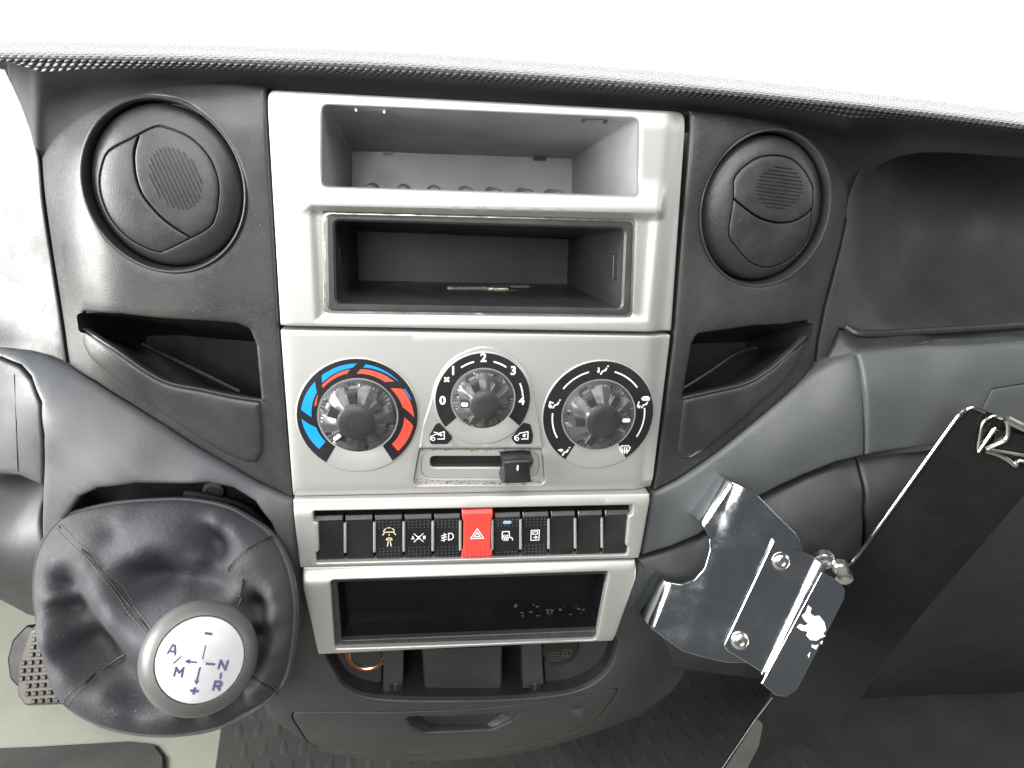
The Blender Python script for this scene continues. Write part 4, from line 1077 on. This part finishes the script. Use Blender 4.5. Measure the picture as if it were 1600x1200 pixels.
# knob
kp = at(312, 1027, 100); ax = unit(CAM_P - kp); ax = unit(ax + V(.02, -.10, 0))
e1 = unit(np.cross(V(0, 1, 0), ax)); fk = Frame(kp, e1, np.cross(ax, e1))
Rk = np.linalg.norm(at(404, 1026, 100) - at(220, 1026, 100)) / 2 * .985
prof = [(11, -48), (12, -30), (18, -22), (Rk * .84, -13), (Rk * .96, -6), (Rk, 0), (Rk * .985, 4.5), (Rk * .93, 8.5), (Rk * .84, 11.2), (Rk * .745, 12.6), (Rk * .735, 12.2)]
pp = smooth_path([V(*p) for p in prof[:-1]], 3) + [V(*prof[-1])]
m = MB(fk).lathe([tuple(p) for p in pp], n=64); kn = m.build('knob', 'knobgrey', GS)
Rd = Rk * .725
m = MB(fk).lathe([(Rd, 11), (Rd, 12.2), (Rd - .4, 12.6), (Rd * .6, 13.3), (.01, 13.8)], n=64); ds = m.build('disc', 'disc', GS, parent=kn)
# engraving on the disc, traced on its plane
fd = Frame(fk.p(0, 0, 14.), fk.e1, fk.e2)
def dpx(x, y): return fd.px(210 + x / 5.714, 920 + y / 5.714)
def eng(lines, wd=.85, name='marking'):
    m = MB(fd)
    for i, l in enumerate(lines): m.ribbon([dpx(*p) for p in l], wd, .03 + i * .015)
    m.build(name, 'ink', GS, parent=ds)
eng([[(628, 395), (696, 404)]], 1.1); eng([[(637, 505), (608, 628)]], .6)
eng([[(560, 658), (480, 650)], [(500, 632), (462, 648), (498, 664)]], .9); eng([[(587, 700), (558, 815)], [(543, 815), (554, 842), (572, 818)]], .9)
eng([[(636, 668), (722, 674)]], 1.); eng([[(775, 748), (766, 804)]], 1.)
eng([[(420, 602), (346, 668)]], .8); eng([[(497, 908), (572, 915)], [(541, 880), (526, 945)]], 1.1)
eng([[(293, 583), (340, 503), (362, 508), (364, 597)], [(314, 556), (362, 566)]], .95, 'letter')
eng([[(352, 786), (374, 704), (400, 750), (438, 708), (420, 794)]], 1.05, 'letter')
eng([[(748, 720), (770, 640), (812, 722), (836, 638)]], 1.1, 'letter')
eng([[(700, 908), (722, 828), (760, 830), (778, 846), (768, 868), (712, 868)], [(738, 868), (762, 910)]], 1.1, 'letter')

# ================================================================== steel bracket with board
BR = thing('steel_bracket', 'polished steel hook shaped bracket with two screws in front of passenger trim', 'bracket', at(1020, 985, 30))
fb = plane3((1131, 1008, 46), (1210, 842, 33), (1000, 960, 31))
pl = [(1111, 739), (1137, 750), (1163, 762), (1185, 775), (1213, 804), (1242, 832), (1252, 848), (1256, 866), (1240, 930), (1205, 1010), (1185, 1036), (1137, 1036), (1096, 1027), (1068, 1018), (1020, 989), (997, 973), (1036, 912), (1045, 916), (1068, 917), (1087, 907), (1102, 888), (1110, 860), (1109, 840), (1099, 821), (1084, 810)]
P2 = fb.pxs(pl)
tipA = (fb.px(1111, 739), fb.px(1084, 810)); tipB = (fb.px(1036, 912), fb.px(997, 973))
def ldist(a, b, t):
    d = unit(t[1] - t[0]); n_2 = V(-d[1], d[0]); s_ = (np.stack([np.ravel(a), np.ravel(b)], 1) - t[0]) @ n_2
    return s_
ctr = np.mean(np.array(P2), 0)
sA = np.sign(ldist(ctr[0], ctr[1], tipA)[0]); sB = np.sign(ldist(ctr[0], ctr[1], tipB)[0])
def hb(a, b):
    dA = ldist(a, b, tipA) * sA; dB = ldist(a, b, tipB) * sB
    g = np.where(dA < 17, -1.90 - .38 * (17 - dA), -np.clip(27 - dA, 0, 10) ** 2 * .019)
    return g - np.where(dB < 3.5, (3.5 - dB) ** 2 * .35, 0) - np.where(dA < 2.5, (2.5 - dA) ** 2 * .35, 0)
m = MB(fb).sheet(P2, hb, step=3., roll=.5, skirt=2.2)
m.build('hook_plate', 'steel', BR)
fb2 = Frame(fb.p(0, 0, 2.6), fb.e1, fb.e2)
hpP = [(1210, 842), (1240, 855), (1273, 871), (1277, 879), (1232, 965), (1191, 1051), (1163, 1033), (1136, 1017), (1131, 1009)]
m = MB(fb2).plate(rpoly(fb2.pxs(hpP), [2, 0, 1, 1, 0, 1, 0, 1, 1]), 0, -2.4, bev=.5, step=8); m.build('hinge_plate', 'steel', BR)
# Z-bend and flange
A0, A1 = fb2.px(1275, 876), fb2.px(1191, 1051); cdir = unit(A1 - A0); nd = V(-cdir[1], cdir[0])
if (fb2.px(1300, 960) - A0) @ nd < 0: nd = -nd
sec = [(-1.2, .0), (-.3, .2), (.2, .8), (.4, 2.4), (.8, 3.6), (1.8, 4.1), (6.0, 4.2)]
loops = []
for p in (A0 - cdir * .2, A0 * .5 + A1 * .5, A1 + cdir * 1.):
    loops.append([(*(p + nd * o_), z) for o_, z in sec])
m = MB(fb2)
LL = [[l[i] for l in loops] for i in range(len(sec))]
m.loft(LL, closed=False); m.loft([[(x, y, z - 1.6) for x, y, z in l] for l in LL][::-1], closed=False); m.build('bend', 'steel', BR, sharp=80)
f3 = Frame(fb2.p(0, 0, 4.2), fb.e1, fb.e2)
fl_ = [f3.px(1283, 894), f3.px(1308, 906), f3.px(1321, 922), f3.px(1319, 936), f3.px(1245, 1078), f3.px(1229, 1089), f3.px(1213, 1087), f3.px(1190, 1068)]
m = MB(f3).plate(rpoly(fl_, [0, 3, 3, 3, 3, 4, 3, 0]), .1, -1.7, bev=.4, step=6); fg = m.build('flange', 'steel', BR)
for pts in ([(1263, 946), (1268, 950), (1266, 958), (1272, 963), (1280, 962), (1288, 972), (1291, 984), (1286, 990), (1290, 994), (1282, 997), (1276, 1001), (1266, 1000), (1260, 993), (1262, 987), (1252, 985), (1245, 980), (1250, 975), (1258, 978), (1263, 975), (1256, 968), (1253, 962), (1259, 957)],
            [(1269, 1007), (1274, 1009), (1279, 1007), (1275, 1015), (1268, 1011)], [(1281, 1004), (1286, 1001), (1284, 1007)], [(1262, 1024), (1266, 1019), (1264, 1028)]):
    m = MB(f3).plate([f3.px(*p, .2) for p in pts], .28, .05, bev=.04, step=20); m.build('torn_sticker', 'chip', BR, parent=fg)
for x, y in ((1220, 877), (1156, 1001)):
    q = fb2.px(x, y); m = MB(Frame(fb2.p(q[0], q[1], 0), fb.e1, fb.e2)); m.lathe([(6.2, 0), (6.1, .9), (5.2, 2.3), (3.6, 3.2), (2.3, 3.4), (2.1, 1.8), (.01, 1.7)], n=32); m.build('screw', 'screw', BR)
# hinge hardware
for x, y, r, z in ((1290, 878, 6.5, 4), (1312, 888, 5, 7), (1322, 905, 5.5, 3)):
    q = fb2.px(x, y); m = MB(Frame(fb2.p(q[0], q[1], z - 6), unit(fb.e1 + fb.n * .6), fb.e2)); m.lathe([(r, -4), (r, 1), (r * .8, 2), (r * .4, 2.2), (.01, 2)], n=20); m.build('hinge_nut', 'screw', BR)

fbd = plane3((1150, 1190, 0), (1505, 645, 44), (1600, 790, 62))
BD = thing('clip_board', 'long glossy black board with steel edge and spring clip on the bracket', 'clipboard', fbd.p(0, 0))
bd_px = [(1522, 636), (1560, 650), (1640, 684), (1660, 720), (1600, 775), (1520, 868), (1440, 962), (1350, 1082), (1290, 1145), (1200, 1185), (1120, 1212), (1195, 1100), (1250, 1010), (1310, 893), (1340, 868), (1400, 785), (1490, 660), (1504, 642)]
bp = fbd.pxs(bd_px)
bp = rpoly(bp, [2, 0, 4, 6, 0, 0, 0, 0, 6, 0, 2, 0, 0, 3, 3, 0, 4, 3])
m = MB(fbd).plate(bp, 0, -2.2, bev=.3, step=8); bdo = m.build('board', 'board', BD)
edge = [fbd.p(*fbd.px(x, y, .3), .3) for x, y in [(1312, 893), (1326, 882), (1342, 866), (1400, 786), (1450, 716), (1488, 663), (1503, 645), (1518, 637), (1540, 643)]]
m = MB(); m.tube(smooth_path(edge, 5), 1.25, 8); m.build('steel_edge', 'steel', BD)
edge = [fbd.p(*fbd.px(x, y, .3), .3) for x, y in [(1207, 1090), (1180, 1125), (1122, 1210)]]
m = MB(); m.tube(edge, .5, 8); m.build('worn_edge', 'steel', BD)
m = MB(fbd).plate([fbd.px(*p, .1) for p in [(1183, 1123), (1192, 1132), (1186, 1165), (1168, 1200), (1130, 1206)]], .15, -.1, bev=.05, step=20); m.build('worn_patch', 'knobgrey', BD)
# spring clip
def wire(pts, r, name='wire', mat='metal', z=4):
    m = MB(); m.tube(smooth_path([fbd.p(*fbd.px(x, y, z), z) for x, y in pts], 4), r, 8); return m.build(name, mat, BD)
wire([(1573, 655), (1600, 668), (1650, 690)], 2.6, 'clip_roll', 'screw', 5)
wire([(1572, 657), (1575, 668), (1572, 686), (1556, 694), (1541, 702)], 1.5, 'wire', 'screw', 5)
wire([(1567, 654), (1551, 650), (1536, 661), (1531, 682), (1528, 702)], .9)
wire([(1556, 668), (1545, 684), (1529, 706)], 1.0); wire([(1552, 670), (1538, 692)], .7)
wire([(1540, 705), (1558, 710), (1574, 718), (1588, 728), (1592, 720), (1640, 728)], 1.3, 'clip_jaw', 'metal', 3)
wire([(1545, 702), (1575, 707), (1640, 718)], 1.0, 'clip_jaw', 'metal', 5)
m = MB(fbd).plate([fbd.px(*p, 4) for p in [(1556, 672), (1600, 680), (1650, 690), (1650, 716), (1590, 706), (1552, 700)]], 3.6, 2.6, bev=.2, step=20); m.build('clip_plate', 'board', BD)

# ================================================================== floor things
PD = thing('brake_pedal', 'rubber gridded foot pedal left of the gear lever gaiter', 'pedal', FL.p(*FL.px(70, 1100), 0))
fpd = Frame(at(60, 1040, -190), (1, 0, 0), unit(UP + FWD * .9))
pp_ = rpoly(fpd.pxs([(45, 985), (70, 965), (110, 985), (130, 1100), (38, 1103), (26, 1085), (28, 1040)]), 6)
m = MB(fpd).plate(pp_, 0, -10, bev=2, step=6); m.build('pad', 'pedal', PD)
ppa = np.array(pp_)
lo_, hi_ = ppa.min(0), ppa.max(0); st = 6.6
for a in np.arange(lo_[0] + 5, hi_[0], st):
    for b in np.arange(lo_[1] + 5, hi_[1], st * 1.05):
        q = np.array([[a, b]])
        if inside(pp_, q)[0] and bdist(pp_, q)[0] > 3.6:
            m = MB(fpd); r0, r1 = 2.2, 1.5
            m.loft([[(a - r0, b - r0, -.2), (a + r0, b - r0, -.2), (a + r0, b + r0, -.2), (a - r0, b + r0, -.2)], [(a - r1, b - r1, 2.6), (a + r1, b - r1, 2.6), (a + r1, b + r1, 2.6), (a - r1, b + r1, 2.6)]], cap1=True); m.build('stud', 'black', PD)
pa = fpd.pxs([(12, 1030), (20, 1000), (44, 975), (75, 985), (60, 1050), (30, 1075), (16, 1060)], -16)
m = MB(fpd).plate(rpoly(pa, 5), -14, -40, bev=2, step=6); m.build('arm', 'binblack', PD)
# mats
MR = thing('floor_mat', 'black ribbed rubber mat under the passenger side of the console', 'floor mat', FL.p(200, 400, 0))
mr = FL.pxs([(346, 1130), (334, 1215), (300, 1290), (1700, 1290)], 5); mr = [V(*p) for p in mr]
q1 = FL.px(346, 1100, 5)
mo = [mr[0], mr[1], mr[2], V(900, mr[2][1] - 60), V(900, 760), V(mr[0][0] + 5, 760)]
m = MB(FL).plate(mo, 6, 1, bev=1.5, step=60); mm_ = m.build('sheet', 'mat', MR)
m = MB(FL)
for r in range(22):
    for k in range(32):
        a = mr[0][0] + 20 + k * 19 + (r % 2) * 9.5; b = FL.px(700, 1215, 6)[1] - 20 + r * 22
        if a > 560: continue
        ang = 1.45 if k % 2 else 1.75
        n = 10; L0 = []
        for t in range(n):
            T_ = 2 * math.pi * t / n; x, y = 10.5 * math.cos(T_), (4.2 - 1.6 * math.cos(T_)) * math.sin(T_); L0.append((x * math.cos(ang) - y * math.sin(ang), x * math.sin(ang) + y * math.cos(ang)))
        m.loft([[(a + x, b + y, 5.9) for x, y in L0], [(a + x * .7, b + y * .7, 6.35) for x, y in L0]], cap1=True)
m.build('tread', 'mat', MR, kind='stuff')
ML = thing('driver_mat', 'dark mat corner at the lower left on the beige floor', 'floor mat', FL.p(*FL.px(120, 1190), 0))
mo = [FL.px(*p, 5) for p in [(-80, 1172), (60, 1166), (200, 1158), (240, 1162), (256, 1182), (258, 1240), (-80, 1260)]]
m = MB(FL).plate(rpoly(mo, [0, 0, 6, 8, 8, 0, 0]), 6, 1, bev=1.5, step=30); m.build('sheet', 'mat', ML)

for o in ROOTS:
    if '_base' in o: del o['_base']
